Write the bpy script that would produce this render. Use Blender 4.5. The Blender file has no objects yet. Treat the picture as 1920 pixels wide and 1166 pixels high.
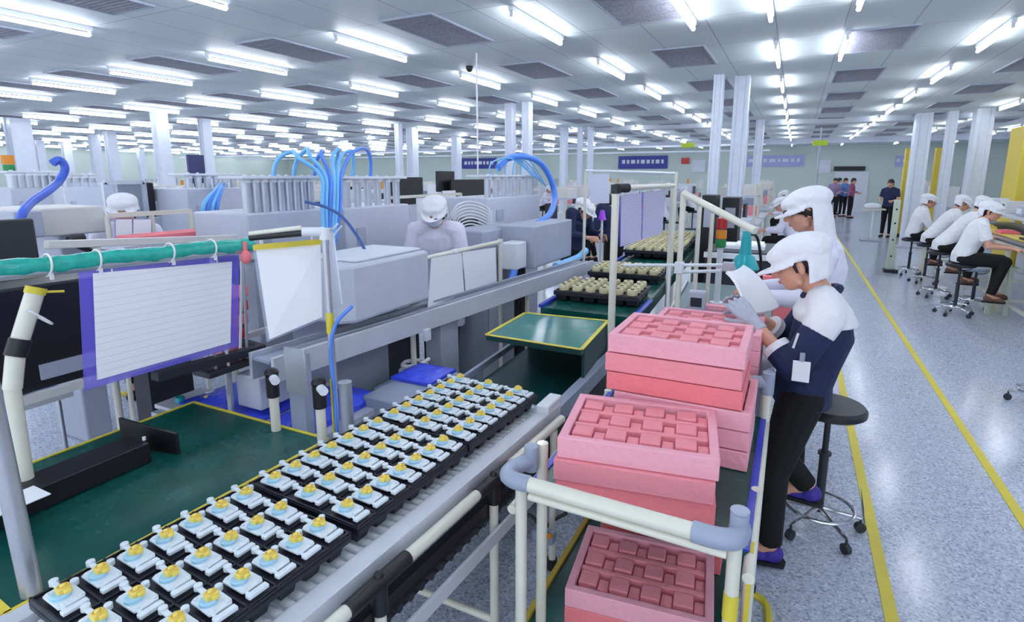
import bpy, bmesh, math, random
from mathutils import Vector, Matrix
random.seed(7)
PI = math.pi
V = Vector
scene = bpy.context.scene
COL = scene.collection
# ------------------------------------------------------------------ camera
FPX, PX, PY = 1050.0, 960.0, 526.0
EYE = V((0, 0, 1.75))
_th = math.atan((526.0 - 329.0) / FPX)
_up = V((0, math.cos(_th), math.sin(_th)))
_d = V((534.0, 197.0, -FPX)).normalized()
_Y = (_d - _up * _d.dot(_up)).normalized()
_X = _Y.cross(_up)
RM = Matrix((_X, _Y, _up))
cd = bpy.data.cameras.new('camera')
cd.sensor_width = 36.0
cd.lens = FPX / 1920 * 36
cd.shift_y = -57.0 / 1920
cd.clip_start = 0.05
cd.clip_end = 200
cam = bpy.data.objects.new('camera', cd)
COL.objects.link(cam)
cam.matrix_world = Matrix.Translation(EYE) @ RM.to_4x4()
scene.camera = cam
# ------------------------------------------------------------------ view, world
scene.view_settings.view_transform = 'Standard'
scene.view_settings.look = 'None'
scene.view_settings.gamma = 1
scene.view_settings.use_curve_mapping = False
scene.view_settings.exposure = 0.20
TUBE_STRENGTH = 34.0
w = bpy.data.worlds.new('world')
scene.world = w
w.use_nodes = True
w.node_tree.nodes['Background'].inputs[0].default_value = (0.80, 0.88, 1.0, 1)
w.node_tree.nodes['Background'].inputs[1].default_value = 1.6

def at(u, v, x=None, y=None, z=None):
    """world point seen at photo pixel (u,v) at a known x, y or z"""
    r = RM @ V((u - PX, -(v - PY), -FPX))
    if x is not None: t = x / r.x
    elif y is not None: t = y / r.y
    else: t = (z - EYE.z) / r.z
    return EYE + r * t

# ------------------------------------------------------------------ materials
def lin(h):
    h = h.lstrip('#')
    o = []
    for i in (0, 2, 4):
        c = int(h[i:i + 2], 16) / 255
        o.append(c / 12.92 if c <= 0.04045 else ((c + 0.055) / 1.055) ** 2.4)
    return o
MATS = {}
def mat(name, col, rough=0.5, metal=0.0, var=0.08, scale=12.0, bump=0.0, trans=0.0, coat=0.0, alpha=1.0):
    if name in MATS: return MATS[name]
    m = bpy.data.materials.new(name); m.use_nodes = True
    nt = m.node_tree; b = nt.nodes['Principled BSDF']
    c = lin(col)
    tc = nt.nodes.new('ShaderNodeTexCoord')
    n = nt.nodes.new('ShaderNodeTexNoise'); n.inputs['Scale'].default_value = scale; n.inputs['Detail'].default_value = 3
    nt.links.new(tc.outputs['Object'], n.inputs['Vector'])
    mx = nt.nodes.new('ShaderNodeMix'); mx.data_type = 'RGBA'
    mx.inputs[6].default_value = [max(0, k * (1 - var)) for k in c] + [1]
    mx.inputs[7].default_value = [min(1, k * (1 + var)) for k in c] + [1]
    nt.links.new(n.outputs[0], mx.inputs[0]); nt.links.new(mx.outputs[2], b.inputs['Base Color'])
    b.inputs['Roughness'].default_value = rough; b.inputs['Metallic'].default_value = metal
    b.inputs['Transmission Weight'].default_value = trans
    b.inputs['Coat Weight'].default_value = coat
    b.inputs['Alpha'].default_value = alpha
    if bump:
        bp = nt.nodes.new('ShaderNodeBump'); bp.inputs['Strength'].default_value = bump; bp.inputs['Distance'].default_value = 0.02 if scale < 20 else 0.01
        nt.links.new(n.outputs[0], bp.inputs['Height']); nt.links.new(bp.outputs[0], b.inputs['Normal'])
    MATS[name] = m
    return m
def emit(name, col, s):
    m = bpy.data.materials.new(name); m.use_nodes = True
    b = m.node_tree.nodes['Principled BSDF']
    b.inputs['Base Color'].default_value = lin(col) + [1]
    b.inputs['Emission Color'].default_value = lin(col) + [1]
    b.inputs['Emission Strength'].default_value = s
    return m
def nodes(name):
    m = bpy.data.materials.new(name); m.use_nodes = True
    return m, m.node_tree, m.node_tree.nodes['Principled BSDF']

M_TUBE = emit('tube_glow', 'eef4ff', TUBE_STRENGTH)
M_WHITE = mat('white_paint', 'e4e8ee', .45)
M_COLUMN = mat('column_white', 'dfe6f3', .4)
M_CREAM = mat('cream_pipe', 'e2dfd0', .3, coat=.3)
M_BLACK = mat('black_plastic', '15151b', .4)
M_DARK = mat('dark_grey', '2b2d35', .5)
M_TRAY = mat('black_tray', '1f202c', .38, var=.2)
M_ALU = mat('aluminium', 'c3c8d2', .35, .55)
M_ALU2 = mat('painted_silver', 'd3d7e0', .35, .15)
M_CHROME = mat('chrome', 'cfd0d4', .18, .95)
M_STEEL = mat('brushed_steel', 'b9bcc4', .3, .6, var=.15)
M_MACH = mat('machine_grey', 'c5cad8', .45)
M_MACH2 = mat('machine_white', 'dde1ea', .45)
M_MACH3 = mat('machine_blue_grey', 'aab0c0', .45)
M_BEIGE = mat('machine_beige', 'dcd9d6', .5)
M_GREYP = mat('grey_plastic', '9aa4b8', .35)
M_YEL = mat('yellow_tape', 'dcc93e', .45)
M_YELP = mat('yellow_paint', 'd8bf45', .5)
M_BLUE = mat('blue_plastic', '2436b4', .3)
M_BLUEF = mat('blue_film', '3d50e0', .2, scale=30, bump=.8, var=.3)
M_HOSE = mat('light_blue_hose', '79c0f5', .3)
M_HOSE2 = mat('deep_blue_hose', '5288e6', .3)
M_TEAL = mat('teal_wrap', '2aa89a', .22, scale=35, bump=.5, var=.4)
M_CONE = mat('teal_plastic', '17a5ad', .3)
M_PINK = mat('pink_foam', 'f0949f', .8, var=.06, scale=60, bump=.3)
M_PINK2 = mat('pink_foam_pale', 'f3abba', .8, var=.06, scale=60, bump=.3)
M_PINK3 = mat('pink_foam_deep', 'ef8088', .8, var=.06, scale=60, bump=.3)
M_RED = mat('red_plastic', 'c22a30', .35)
M_ORANGE = mat('orange_plastic', 'e08a1e', .35)
M_GREEN = mat('green_plastic', '1b8a45', .35)
M_LAMPRED = mat('beacon_red', 'b41d28', .3)
M_SKIN = mat('skin', 'd79f86', .5, var=.05)
M_SKIN2 = mat('skin_light', 'e2b49d', .5, var=.05)
M_LIP = mat('lip', 'b8685c', .5)
M_HAIR = mat('black_hair', '120e10', .5, var=.3, scale=80)
M_CAP = mat('white_cap_cloth', 'eeeef4', .8, var=.05, scale=16, bump=.9)
M_COAT = mat('white_coat_cloth', 'e9e6f6', .8, var=.05, scale=10, bump=.9)
M_SHIRT = mat('white_shirt_cloth', 'eeeef2', .8, var=.05, scale=12, bump=.9)
M_NAVY = mat('navy_cloth', '15224a', .75, var=.25, scale=11, bump=1.0)
M_TROUS = mat('black_trousers', '08080b', .85, var=.3)
M_GLOVE = mat('grey_glove', 'b3b8c6', .7, var=.1, scale=60, bump=.3)
M_SHOE = mat('purple_shoe', '3f2f96', .6, var=.6, scale=70)
M_SOLE = mat('black_sole', '101014', .6)
M_PAPER = mat('paper', 'f7f8ff', .6, var=.02)
M_CABLE = mat('white_cable', 'e9e9ec', .4)
M_CORE = mat('yellow_core', 'f0d868', .4, var=.12, scale=90)
M_UNIT = mat('unit_white', 'e6eff8', .3, var=.1, scale=60)
M_HUB = mat('unit_blue', 'a8d4ec', .3)
M_ROLL = mat('cream_roll', 'dcd2a8', .6, var=.15, scale=50)
M_KHAKI = mat('bronze_plate', '3a342c', .5)
M_PURPLE = mat('purple_plastic', 'a13fe0', .4)
M_BLUEB = mat('banner_blue', '3a3f96', .5)
M_BLUEL = mat('banner_pale', 'a9aede', .5)

# green anti static mat
M_MAT, nt, b = nodes('green_mat')
n = nt.nodes.new('ShaderNodeTexNoise'); n.inputs['Scale'].default_value = 5; n.inputs['Detail'].default_value = 6
tc = nt.nodes.new('ShaderNodeTexCoord'); nt.links.new(tc.outputs['Object'], n.inputs['Vector'])
r = nt.nodes.new('ShaderNodeValToRGB'); r.color_ramp.elements[0].color = lin('07463f') + [1]; r.color_ramp.elements[1].color = lin('0a554d') + [1]
r.color_ramp.elements[0].position = .35; r.color_ramp.elements[1].position = .7
nt.links.new(n.outputs[0], r.inputs[0]); nt.links.new(r.outputs[0], b.inputs['Base Color'])
r2 = nt.nodes.new('ShaderNodeMapRange'); r2.inputs[3].default_value = .24; r2.inputs[4].default_value = .30
nt.links.new(n.outputs[0], r2.inputs[0]); nt.links.new(r2.outputs[0], b.inputs['Roughness'])
# terrazzo floor
M_FLOOR, nt, b = nodes('terrazzo')
tc = nt.nodes.new('ShaderNodeTexCoord')
vo = nt.nodes.new('ShaderNodeTexVoronoi'); vo.inputs['Scale'].default_value = 110
nt.links.new(tc.outputs['Object'], vo.inputs['Vector'])
sp = nt.nodes.new('ShaderNodeSeparateColor'); nt.links.new(vo.outputs['Color'], sp.inputs[0])
r = nt.nodes.new('ShaderNodeValToRGB'); cr = r.color_ramp
cr.elements[0].position = 0; cr.elements[0].color = lin('8d94a6') + [1]
cr.elements[1].position = 1; cr.elements[1].color = lin('dde3f0') + [1]
for p_, c_ in ((.10, '9aa1b3'), (.2, 'b0b7c8'), (.45, 'bcc3d4'), (.75, 'c4cbdb')):
    e = cr.elements.new(p_); e.color = lin(c_) + [1]
nt.links.new(sp.outputs[0], r.inputs[0])
nz = nt.nodes.new('ShaderNodeTexNoise'); nz.inputs['Scale'].default_value = .6; nt.links.new(tc.outputs['Object'], nz.inputs['Vector'])
mr = nt.nodes.new('ShaderNodeMapRange'); mr.inputs[3].default_value = .12; mr.inputs[4].default_value = .22
nt.links.new(nz.outputs[0], mr.inputs[0]); nt.links.new(mr.outputs[0], b.inputs['Roughness'])
nt.links.new(r.outputs[0], b.inputs['Base Color'])
# ceiling tiles 0.6 m
M_CEIL, nt, b = nodes('ceiling_tiles')
tc = nt.nodes.new('ShaderNodeTexCoord'); br = nt.nodes.new('ShaderNodeTexBrick')
br.offset = 0; br.inputs['Scale'].default_value = 1; br.inputs['Brick Width'].default_value = .6; br.inputs['Row Height'].default_value = 1.2
br.inputs['Mortar Size'].default_value = .006; br.inputs['Mortar Smooth'].default_value = .2
br.inputs['Color1'].default_value = lin('d6dfdf') + [1]; br.inputs['Color2'].default_value = lin('d0d9da') + [1]; br.inputs['Mortar'].default_value = lin('9fa6b0') + [1]
nt.links.new(tc.outputs['Object'], br.inputs['Vector']); nt.links.new(br.outputs[0], b.inputs['Base Color']); b.inputs['Roughness'].default_value = .6
# louvred vent
M_VENT, nt, b = nodes('vent_grille')
tc = nt.nodes.new('ShaderNodeTexCoord'); vo = nt.nodes.new('ShaderNodeTexVoronoi'); vo.inputs['Scale'].default_value = 55; vo.feature = 'F1'
nt.links.new(tc.outputs['Object'], vo.inputs['Vector'])
r = nt.nodes.new('ShaderNodeValToRGB'); r.color_ramp.elements[0].color = lin('84848f') + [1]; r.color_ramp.elements[1].color = lin('a7a7b2') + [1]
nt.links.new(vo.outputs['Distance'], r.inputs[0]); nt.links.new(r.outputs[0], b.inputs['Base Color']); b.inputs['Roughness'].default_value = .6
# printed sheets: faint rows of print
def print_mat(name, paper, ink, rows, amt):
    m, nt, b = nodes(name)
    tc = nt.nodes.new('ShaderNodeTexCoord'); mp = nt.nodes.new('ShaderNodeMapping'); nt.links.new(tc.outputs['Generated'], mp.inputs[0])
    mp.inputs['Scale'].default_value = (1, 3.3, rows)
    wv = nt.nodes.new('ShaderNodeTexBrick'); wv.inputs['Scale'].default_value = 1; wv.inputs['Brick Width'].default_value = 400.0; wv.offset = 0; wv.inputs['Row Height'].default_value = 1.0
    sw = nt.nodes.new('ShaderNodeSeparateXYZ'); cb = nt.nodes.new('ShaderNodeCombineXYZ')
    nt.links.new(mp.outputs[0], sw.inputs[0]); nt.links.new(sw.outputs[1], cb.inputs[0]); nt.links.new(sw.outputs[2], cb.inputs[1])
    nt.links.new(cb.outputs[0], wv.inputs['Vector'])
    wv.inputs['Mortar Size'].default_value = amt; wv.inputs['Mortar Smooth'].default_value = .8
    wv.inputs['Color1'].default_value = lin(paper) + [1]; wv.inputs['Color2'].default_value = lin(paper) + [1]; wv.inputs['Mortar'].default_value = lin(ink) + [1]
    nt.links.new(wv.outputs[0], b.inputs['Base Color']); b.inputs['Roughness'].default_value = .25
    return m
M_PRINT = print_mat('printed_sheet', 'f8f9ff', 'd9dced', 15, .05)
M_PRINT2 = print_mat('printed_chart', 'd6d2f4', 'aaa4d8', 26, .2)
M_CLEAR, nt, b = nodes('clear_sleeve')
b.inputs['Base Color'].default_value = lin('7f76f0') + [1]; b.inputs['Alpha'].default_value = .5; b.inputs['Roughness'].default_value = .15
M_ACRYL, nt, b = nodes('clear_acrylic')
b.inputs['Base Color'].default_value = lin('c8d4ea') + [1]; b.inputs['Alpha'].default_value = .3; b.inputs['Roughness'].default_value = .1

# ------------------------------------------------------------------ mesh builder
class MB:
    def __init__(s): s.v = []; s.f = []
    def add(s, vs, fs):
        o = len(s.v); s.v += [V(p) for p in vs]; s.f += [tuple(i + o for i in f) for f in fs]; return s
    def box(s, c, d, R=None):
        c = V(c); h = V(d) / 2
        vs = [V((x * h.x, y * h.y, z * h.z)) for z in (-1, 1) for y in (-1, 1) for x in (-1, 1)]
        if R is not None: vs = [R @ p for p in vs]
        return s.add([c + p for p in vs], [(0, 2, 3, 1), (4, 5, 7, 6), (0, 1, 5, 4), (2, 6, 7, 3), (0, 4, 6, 2), (1, 3, 7, 5)])
    def bar(s, a, b, w, h, up=(0, 0, 1)):
        a = V(a); b = V(b); d = (b - a); L = d.length; d.normalize()
        up = V(up); x = d.cross(up)
        if x.length < 1e-4: x = d.cross(V((1, 0, 0)))
        x.normalize(); u = x.cross(d)
        R = Matrix((x, d, u)).transposed()
        return s.box((a + b) / 2, (w, L, h), R)
    def rings(s, rings, cap=True, close=False):
        n = len(rings[0]); o = len(s.v)
        for r in rings: s.v += [V(p) for p in r]
        m = len(rings)
        for i in range(m if close else m - 1):
            a = o + i * n; b_ = o + ((i + 1) % m) * n
            for j in range(n):
                k = (j + 1) % n; s.f.append((a + j, a + k, b_ + k, b_ + j))
        if cap and not close:
            s.f.append(tuple(o + j for j in reversed(range(n)))); s.f.append(tuple(o + (m - 1) * n + j for j in range(n)))
        return s
    def tube(s, pts, r, seg=10, close=False, smooth=0):
        pts = [V(p) for p in pts]
        if smooth: pts = spline(pts, smooth)
        m = len(pts); R = r if isinstance(r, (list, tuple)) else [r] * m
        if len(R) != m: R = [R[0] + (R[-1] - R[0]) * i / (m - 1) for i in range(m)]
        t0 = (pts[1] - pts[0]).normalized(); ref = V((0, 0, 1)) if abs(t0.z) < .9 else V((1, 0, 0))
        x = t0.cross(ref).normalized(); rr = []
        for i, p in enumerate(pts):
            if close: t = pts[(i + 1) % m] - pts[i - 1]
            elif i == 0: t = pts[1] - p
            elif i == m - 1: t = p - pts[i - 1]
            else: t = (pts[i + 1] - p).normalized() + (p - pts[i - 1]).normalized()
            t = t.normalized() if t.length > 1e-9 else t0
            x = (x - t * x.dot(t)).normalized(); y = t.cross(x)
            rr.append([p + (x * math.cos(a) + y * math.sin(a)) * R[i] for a in [2 * PI * k / seg for k in range(seg)]])
        return s.rings(rr, True, close)
    def cyl(s, a, b, r, r2=None, seg=16): return s.tube([a, b], [r, r if r2 is None else r2], seg)
    def lathe(s, c, prof, seg=24, ax=None):
        c = V(c); R = ax or Matrix.Identity(3)
        return s.rings([[c + R @ V((r_ * math.cos(a), r_ * math.sin(a), z_)) for a in [2 * PI * k / seg for k in range(seg)]] for r_, z_ in prof])
    def ell(s, c, rad, R=None, seg=16, rg=10):
        c = V(c); R = R or Matrix.Identity(3); rr = []
        for i in range(rg + 1):
            t = PI * (i + .02) / (rg + .04)
            rr.append([c + R @ V((rad[0] * math.sin(t) * math.cos(a), rad[1] * math.sin(t) * math.sin(a), -rad[2] * math.cos(t))) for a in [2 * PI * k / seg for k in range(seg)]])
        return s.rings(rr)
    def cap(s, a, ra, b_, rb, seg=12):
        a = V(a); b_ = V(b_); d = (b_ - a).normalized(); P = []; R = []
        for t in (-1, -.7, -.35, 0): P.append(a + d * ra * t * .98); R.append(ra * math.sqrt(max(.02, 1 - t * t)))
        for t in (0, .35, .7, 1): P.append(b_ + d * rb * t * .98); R.append(rb * math.sqrt(max(.02, 1 - t * t)))
        return s.tube(P, R, seg)
    def prism(s, poly, z0, z1):
        n = len(poly)
        return s.rings([[V((p[0], p[1], z0)) for p in poly], [V((p[0], p[1], z1)) for p in poly]])
    def quadpanel(s, c4, t):
        """thin panel through 4 corners with thickness t"""
        c4 = [V(p) for p in c4]; n_ = (c4[1] - c4[0]).cross(c4[3] - c4[0]).normalized() * t / 2
        return s.rings([[p - n_ for p in c4], [p + n_ for p in c4]])
def spline(pts, k):
    out = []; n = len(pts)
    for i in range(n - 1):
        p0 = pts[max(0, i - 1)]; p1 = pts[i]; p2 = pts[i + 1]; p3 = pts[min(n - 1, i + 2)]
        for j in range(k):
            t = j / k
            out.append(.5 * ((2 * p1) + (p2 - p0) * t + (2 * p0 - 5 * p1 + 4 * p2 - p3) * t * t + (3 * p1 - p0 - 3 * p2 + p3) * t ** 3))
    out.append(pts[-1]); return out

def obj(name, mb, m, parent=None, world=False, bev=0.0, smooth=True, **kw):
    me = bpy.data.meshes.new(name)
    vs = mb.v
    if world and parent is not None:
        inv = parent.matrix_basis.inverted() if parent.parent is None else (parent.parent.matrix_basis @ parent.matrix_basis).inverted()
        vs = [inv @ p for p in vs]
    me.from_pydata([tuple(p) for p in vs], [], mb.f)
    bm = bmesh.new(); bm.from_mesh(me); bmesh.ops.recalc_face_normals(bm, faces=bm.faces); bm.to_mesh(me); bm.free()
    me.materials.append(m)
    o = bpy.data.objects.new(name, me); COL.objects.link(o)
    if parent is not None: o.parent = parent
    if smooth:
        for p in me.polygons: p.use_smooth = True
        try: me.set_sharp_from_angle(angle=math.radians(38))
        except Exception: pass
    if bev:
        md = o.modifiers.new('bevel', 'BEVEL'); md.width = bev; md.segments = 2; md.limit_method = 'ANGLE'; md.angle_limit = math.radians(50)
    for k, v_ in kw.items(): o[k] = v_
    return o
def tag(o, label, cat, group=None):
    if len(label.split()) > 16: print('LONG', label)
    o['label'] = label; o['category'] = cat
    if group: o['group'] = group
    return o
def thing(name, label, cat, loc=(0, 0, 0), rz=0.0, group=None):
    o = bpy.data.objects.new(name, None); COL.objects.link(o); o.empty_display_size = .1
    o.location = loc; o.rotation_euler = (0, 0, rz)
    return tag(o, label, cat, group)
def struct(name, mb, m, **k):
    o = obj(name, mb, m, smooth=False, **k); o['kind'] = 'structure'; return o
def one(name, mb, m, label, cat, loc=None, group=None, **k):
    """a thing that is one mesh, verts given in world space, origin moved to its base"""
    if loc is None:
        xs = [p.x for p in mb.v]; ys = [p.y for p in mb.v]; zs = [p.z for p in mb.v]
        loc = V(((min(xs) + max(xs)) / 2, (min(ys) + max(ys)) / 2, min(zs)))
    mb.v = [p - V(loc) for p in mb.v]
    o = obj(name, mb, m, **k); o.location = loc
    return tag(o, label, cat, group)
KIDS = {}
def kids(o):
    return [c for c in bpy.data.objects if c.parent == o]
def dup(root, loc, rz, label=None, group=None, scale=None):
    if root.name not in KIDS: KIDS[root.name] = [(c, kids(c)) for c in kids(root)]
    r_ = root.copy(); COL.objects.link(r_); r_.location = loc; r_.rotation_euler = (0, 0, rz)
    if scale: r_.scale = scale
    if label: r_['label'] = label
    if group: r_['group'] = group
    for c, gs in KIDS[root.name]:
        c2 = c.copy(); COL.objects.link(c2); c2.parent = r_
        for g in gs:
            g2 = g.copy(); COL.objects.link(g2); g2.parent = c2
    return r_
ORD = ['first', 'second', 'third', 'fourth', 'fifth', 'sixth', 'seventh', 'eighth', 'ninth', 'tenth', 'eleventh', 'twelfth', 'thirteenth', 'fourteenth', 'fifteenth', 'sixteenth', 'seventeenth', 'eighteenth', 'nineteenth', 'twentieth'] + ['%dth' % k for k in range(21, 60)]
# ================================================================== the setting
CEIL = 3.21
XL, XR, YN, YF = -36.0, 9.0, -4.0, 32.5
struct('floor', MB().box(((XL + XR) / 2, (YN + YF) / 2, -.05), (XR - XL, YF - YN, .1)), M_FLOOR)
c = MB().box((0, 0, .05), (XR - XL, YF - YN, .1))
ceil = struct('ceiling', c, M_CEIL); ceil.location = ((XL + XR) / 2, (YN + YF) / 2, CEIL)
M_WALL = mat('wall_pale_green', 'c9d6cf', .6, var=.04, scale=2)
M_WALL2 = mat('wall_grey_white', 'ccd2dc', .6, var=.04, scale=2)
struct('wall_far', MB().box(((XL + XR) / 2, YF + .1, CEIL / 2), (XR - XL, .2, CEIL)), M_WALL)
struct('wall_left', MB().box((XL - .1, (YN + YF) / 2, CEIL / 2), (.2, YF - YN, CEIL)), M_WALL)
struct('wall_right', MB().box((XR + .1, (YN + YF) / 2, CEIL / 2), (.2, YF - YN, CEIL)), M_WALL2)
struct('trim_1', MB().box(((XL + XR) / 2, 17.3, CEIL - .06), (XR - XL, .3, .12)), M_WALL2)
struct('trim_2', MB().box(((XL + XR) / 2, 26, CEIL - .1), (XR - XL, .3, .2)), M_MACH3)
# yellow floor lines
for i, x in enumerate((.487, 1.19)):
    one('floor_tape', MB().box((x, 14, .002), (.05, 30, .003)), M_YEL,
        ['narrow yellow floor line running along beside the stool and cart', 'yellow floor line in the middle of the aisle, right one of two'][i], 'floor marking')
one('floor_scuff', MB().prism([(.452, 3.05), (.46, 3.3), (.475, 3.52), (.468, 3.28)], .001, .0045), M_DARK, 'dark torn scuff at the edge of the yellow line by the stool', 'floor marking')
one('floor_tape', MB().tube([at(1392, 1113, z=.004), at(1415, 1116, z=.004), at(1434, 1130, z=.004), at(1440, 1150, z=.004), at(1440, 1180, z=.004)], [.016] * 5, 6, smooth=3), M_YEL, 'bent yellow strip curling round the foot of the pink foam cart', 'floor marking')

# ceiling lights
def tube_mesh(full=True):
    hou = MB().box((0, 0, -.022), (.046, 1.22, .044)).box((0, .59, -.066), (.03, .02, .05)).box((0, -.59, -.066), (.03, .02, .05))
    tb = MB().cyl((0, -.58, -.084), (0, .58, -.084), .018, seg=10)
    return hou, tb
LX = [1.71 - 2.035 * i for i in range(-2, 19)]
LY = [5.3 + 2.45 * n for n in range(-3, 11)]
hou, tb = tube_mesh()
lt = thing('ceiling_light', 'white fluorescent tube light fixed under the tiled ceiling', 'light', (0, 0, CEIL), 0, 'ceiling tube lights')
obj('housing', hou, M_WHITE, lt, bev=.004); obj('tube', tb, M_TUBE, lt)
spots = []
for y in LY:
    for x in LX:
        if y < 5 and (x < -13 or x > 4): continue
        if x < -2.75 * y - 3 and y > 5: continue
        if x > .38 * y + 3: continue
        if y < 0 and x < -6.6: continue
        spots.append((x, y))
spots += [(.35, 5.25), (.35, 7.6), (-1.0, 5.3)]
first = True
for i, (x, y) in enumerate(spots):
    row = [s_ for s_ in spots if abs(s_[1] - y) < .2]; row.sort(key=lambda s_: -s_[0]); ry = round((y - 2.85) / 2.45)
    lb = 'white tube light, %s row from the front, %s from the right' % (ORD[max(ry, 0)], ORD[row.index((x, y))]) if ry >= 0 else 'white tube light on the near ceiling, above the picture'
    if first: lt.location = (x, y, CEIL); lt['label'] = lb; first = False
    else: dup(lt, (x, y, CEIL), 0, lb)
# ceiling vents
vf = MB()
for sx in (-1, 1): vf.box((sx * .295, 0, -.008), (.022, 1.2, .016))
for sy in (-1, 1): vf.box((0, sy * .59, -.008), (.6, .022, .016))
vg = MB().box((0, 0, -.004), (.575, 1.16, .006))
sl = MB()
for k in range(22): sl.box((0, -.55 + k * .0524, -.010), (.57, .008, .010))
vt = thing('ceiling_vent', 'dark perforated air grille panel set in the tiled ceiling', 'vent', (0, 0, CEIL), 0, 'ceiling air grilles')
obj('frame', vf, M_MACH3, vt); obj('grille', vg, M_VENT, vt); obj('louvre', sl, M_VENT, vt)
first = True
for n_ in range(-1, 10):
    y = 5.15 + 2.45 * n_
    for i in range(-2, 17):
        x = .67 - 2.035 * i
        if x < -2.75 * y - 2 or x > .36 * y + 1: continue
        lb = 'dark perforated ceiling grille, %s row from the front, bay %s from the right' % (ORD[n_ + 1], ORD[i + 2])
        if first: vt.location = (x, y, CEIL); vt['label'] = lb; first = False
        else: dup(vt, (x, y, CEIL), 0, lb)
one('ceiling_camera', MB().cyl((0, 0, 0), (0, 0, -.03), .05).ell((0, 0, -.04), (.042, .042, .04)), M_BLACK, 'small black dome camera on ceiling beside a tube light', 'camera', loc=(0, 0, 0)).location = at(880, 124, z=CEIL)

# columns: pipes clad white, in pairs
COLS = []
def column(x, y, wd, label, dep=None, kind=0):
    COLS.append((x, y))
    dep = dep or wd
    t = thing('column', label, 'column', (x, y, 0))
    m = MB()
    m.box((0, 0, CEIL / 2), (wd * .5, dep, CEIL - .002))
    obj('shaft', m, M_COLUMN, t, bev=.006)
    for s in (-1, 1):
        obj('flange', MB().box((s * wd * .36, 0, CEIL / 2), (wd * .22, dep * 1.15, CEIL - .002)), M_COLUMN, t, bev=.005)
    obj('base_plate', MB().box((0, 0, .012), (wd * 1.6, dep * 1.6, .024)), M_MACH3, t)
column(-1.14, 9.15, .15, 'white column left of the close pair behind the signal tower')
column(-.84, 9.45, .22, 'white column right of the close pair behind the signal tower')
column(-1.36, 16.7, .22, 'slim white column just right of the nearest pair, left one')
column(-.99, 16.9, .22, 'slim white column just right of the nearest pair, right one')
column(-5.36, 10.65, .17, 'white column standing over the hose arch machine, left one')
column(-5.0, 10.7, .17, 'white column standing over the hose arch machine, right one')
column(-12.9, 8.1, .24, 'white column far left crossing a tube light')
column(-13.9, 9.9, .22, 'white column in the left distance beside the dark blue screen')
column(-18.2, 7.7, .4, 'thick white column at the left edge behind the orange beacon')
column(-10.35, 13.4, .16, 'white column above the black monitors')
column(-6.5, 16.6, .2, 'distant white column left of the three over the hanging charts')
column(-6.05, 16.8, .14, 'distant white column, middle of the three over the hanging charts')
column(-5.75, 16.9, .16, 'distant white column right of the three over the hanging charts')
column(2.6, 16.8, .34, 'white column left of the three near the yellow cabinet')
column(3.12, 16.6, .2, 'white column, middle of the three near the yellow cabinet')
column(3.62, 16.3, .34, 'white column nearest the yellow cabinet')
for k, (u, v) in enumerate([(72, 262), (175, 252), (205, 246), (262, 276), (855, 250), (772, 240), (122, 262)]):
    p = at(u, v, z=CEIL)
    if p.x < XL + 1: p = at(u, v, x=XL + 2 + k); 
    column(p.x, min(p.y, 30), .26, 'distant thin white column at the %s' % ['far left beside the blue screen', 'left above the cylinder rack', 'left above the cylinder rack, second one', 'left beyond the clear enclosure', 'centre above the black monitors', 'centre, thin one right of the monitors column', 'far left over the blue hose'][k])
# hanging white pipes
for u, v0, v1, x, lab in ((896, 205, 330, -3.6, 'thin white drop pipe hanging over the fan of white cables'), ):
    a = at(u, v1, x=x); one('drop_pipe', MB().cyl((a.x, a.y, a.z), (a.x, a.y, CEIL), .01), M_CABLE, lab, 'pipe')

# far wall things
def wall_panel(u0, v0, u1, v1, m, label, cat, name, y=YF - .04, marks=True):
    a = at(u0, v0, y=y); b_ = at(u1, v1, y=y)
    t = thing(name, label, cat, ((a.x + b_.x) / 2, y, min(a.z, b_.z)))
    W_, H_ = abs(b_.x - a.x), abs(a.z - b_.z)
    obj('panel', MB().box((0, 0, H_ / 2), (W_, .06, H_)), m, t)
    if marks:
        g = MB(); x = -W_ * .42
        while x < W_ * .4:
            l = random.uniform(.12, .3); g.box((x + l / 2, -.035, H_ * .55), (l, .01, H_ * .3)); x += l + .1
        obj('lettering', g, M_MACH2, t)
wall_panel(1160, 293, 1251, 316, M_BLUEB, 'long navy banner on the far wall above the hanging charts', 'banner', 'wall_banner')
wall_panel(866, 297, 931, 316, M_BLUEB, 'small navy banner on the far wall left of the hose arch', 'banner', 'wall_banner')
wall_panel(1395, 292, 1506, 312, M_BLUEL, 'long pale lilac banner on the far wall right of the columns', 'banner', 'wall_banner')
wall_panel(1680, 292, 1702, 312, M_BLUEL, 'small lilac notice on the far wall by the yellow post', 'notice', 'wall_notice')
wall_panel(1564, 312, 1622, 320, M_BLACK, 'black narrow sign strip over the far doorway', 'sign', 'wall_sign', marks=False)
wall_panel(1278, 296, 1292, 307, M_RED, 'small red sign on the far wall', 'sign', 'wall_sign', marks=False)
wall_panel(1536, 300, 1556, 325, M_MACH2, 'pale noticeboard on the far wall beside the doorway', 'noticeboard', 'noticeboard', marks=False)
wall_panel(1298, 300, 1322, 322, M_MACH2, 'white window shaped panel on the far wall left of the big columns', 'panel', 'wall_panel', marks=False)
a = at(1566, 322, y=YF); b_ = at(1622, 392, y=YF)
struct('door_1', MB().box(((a.x + b_.x) / 2, YF - .02, a.z / 2), (b_.x - a.x, .06, a.z)), M_MACH2)
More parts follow.
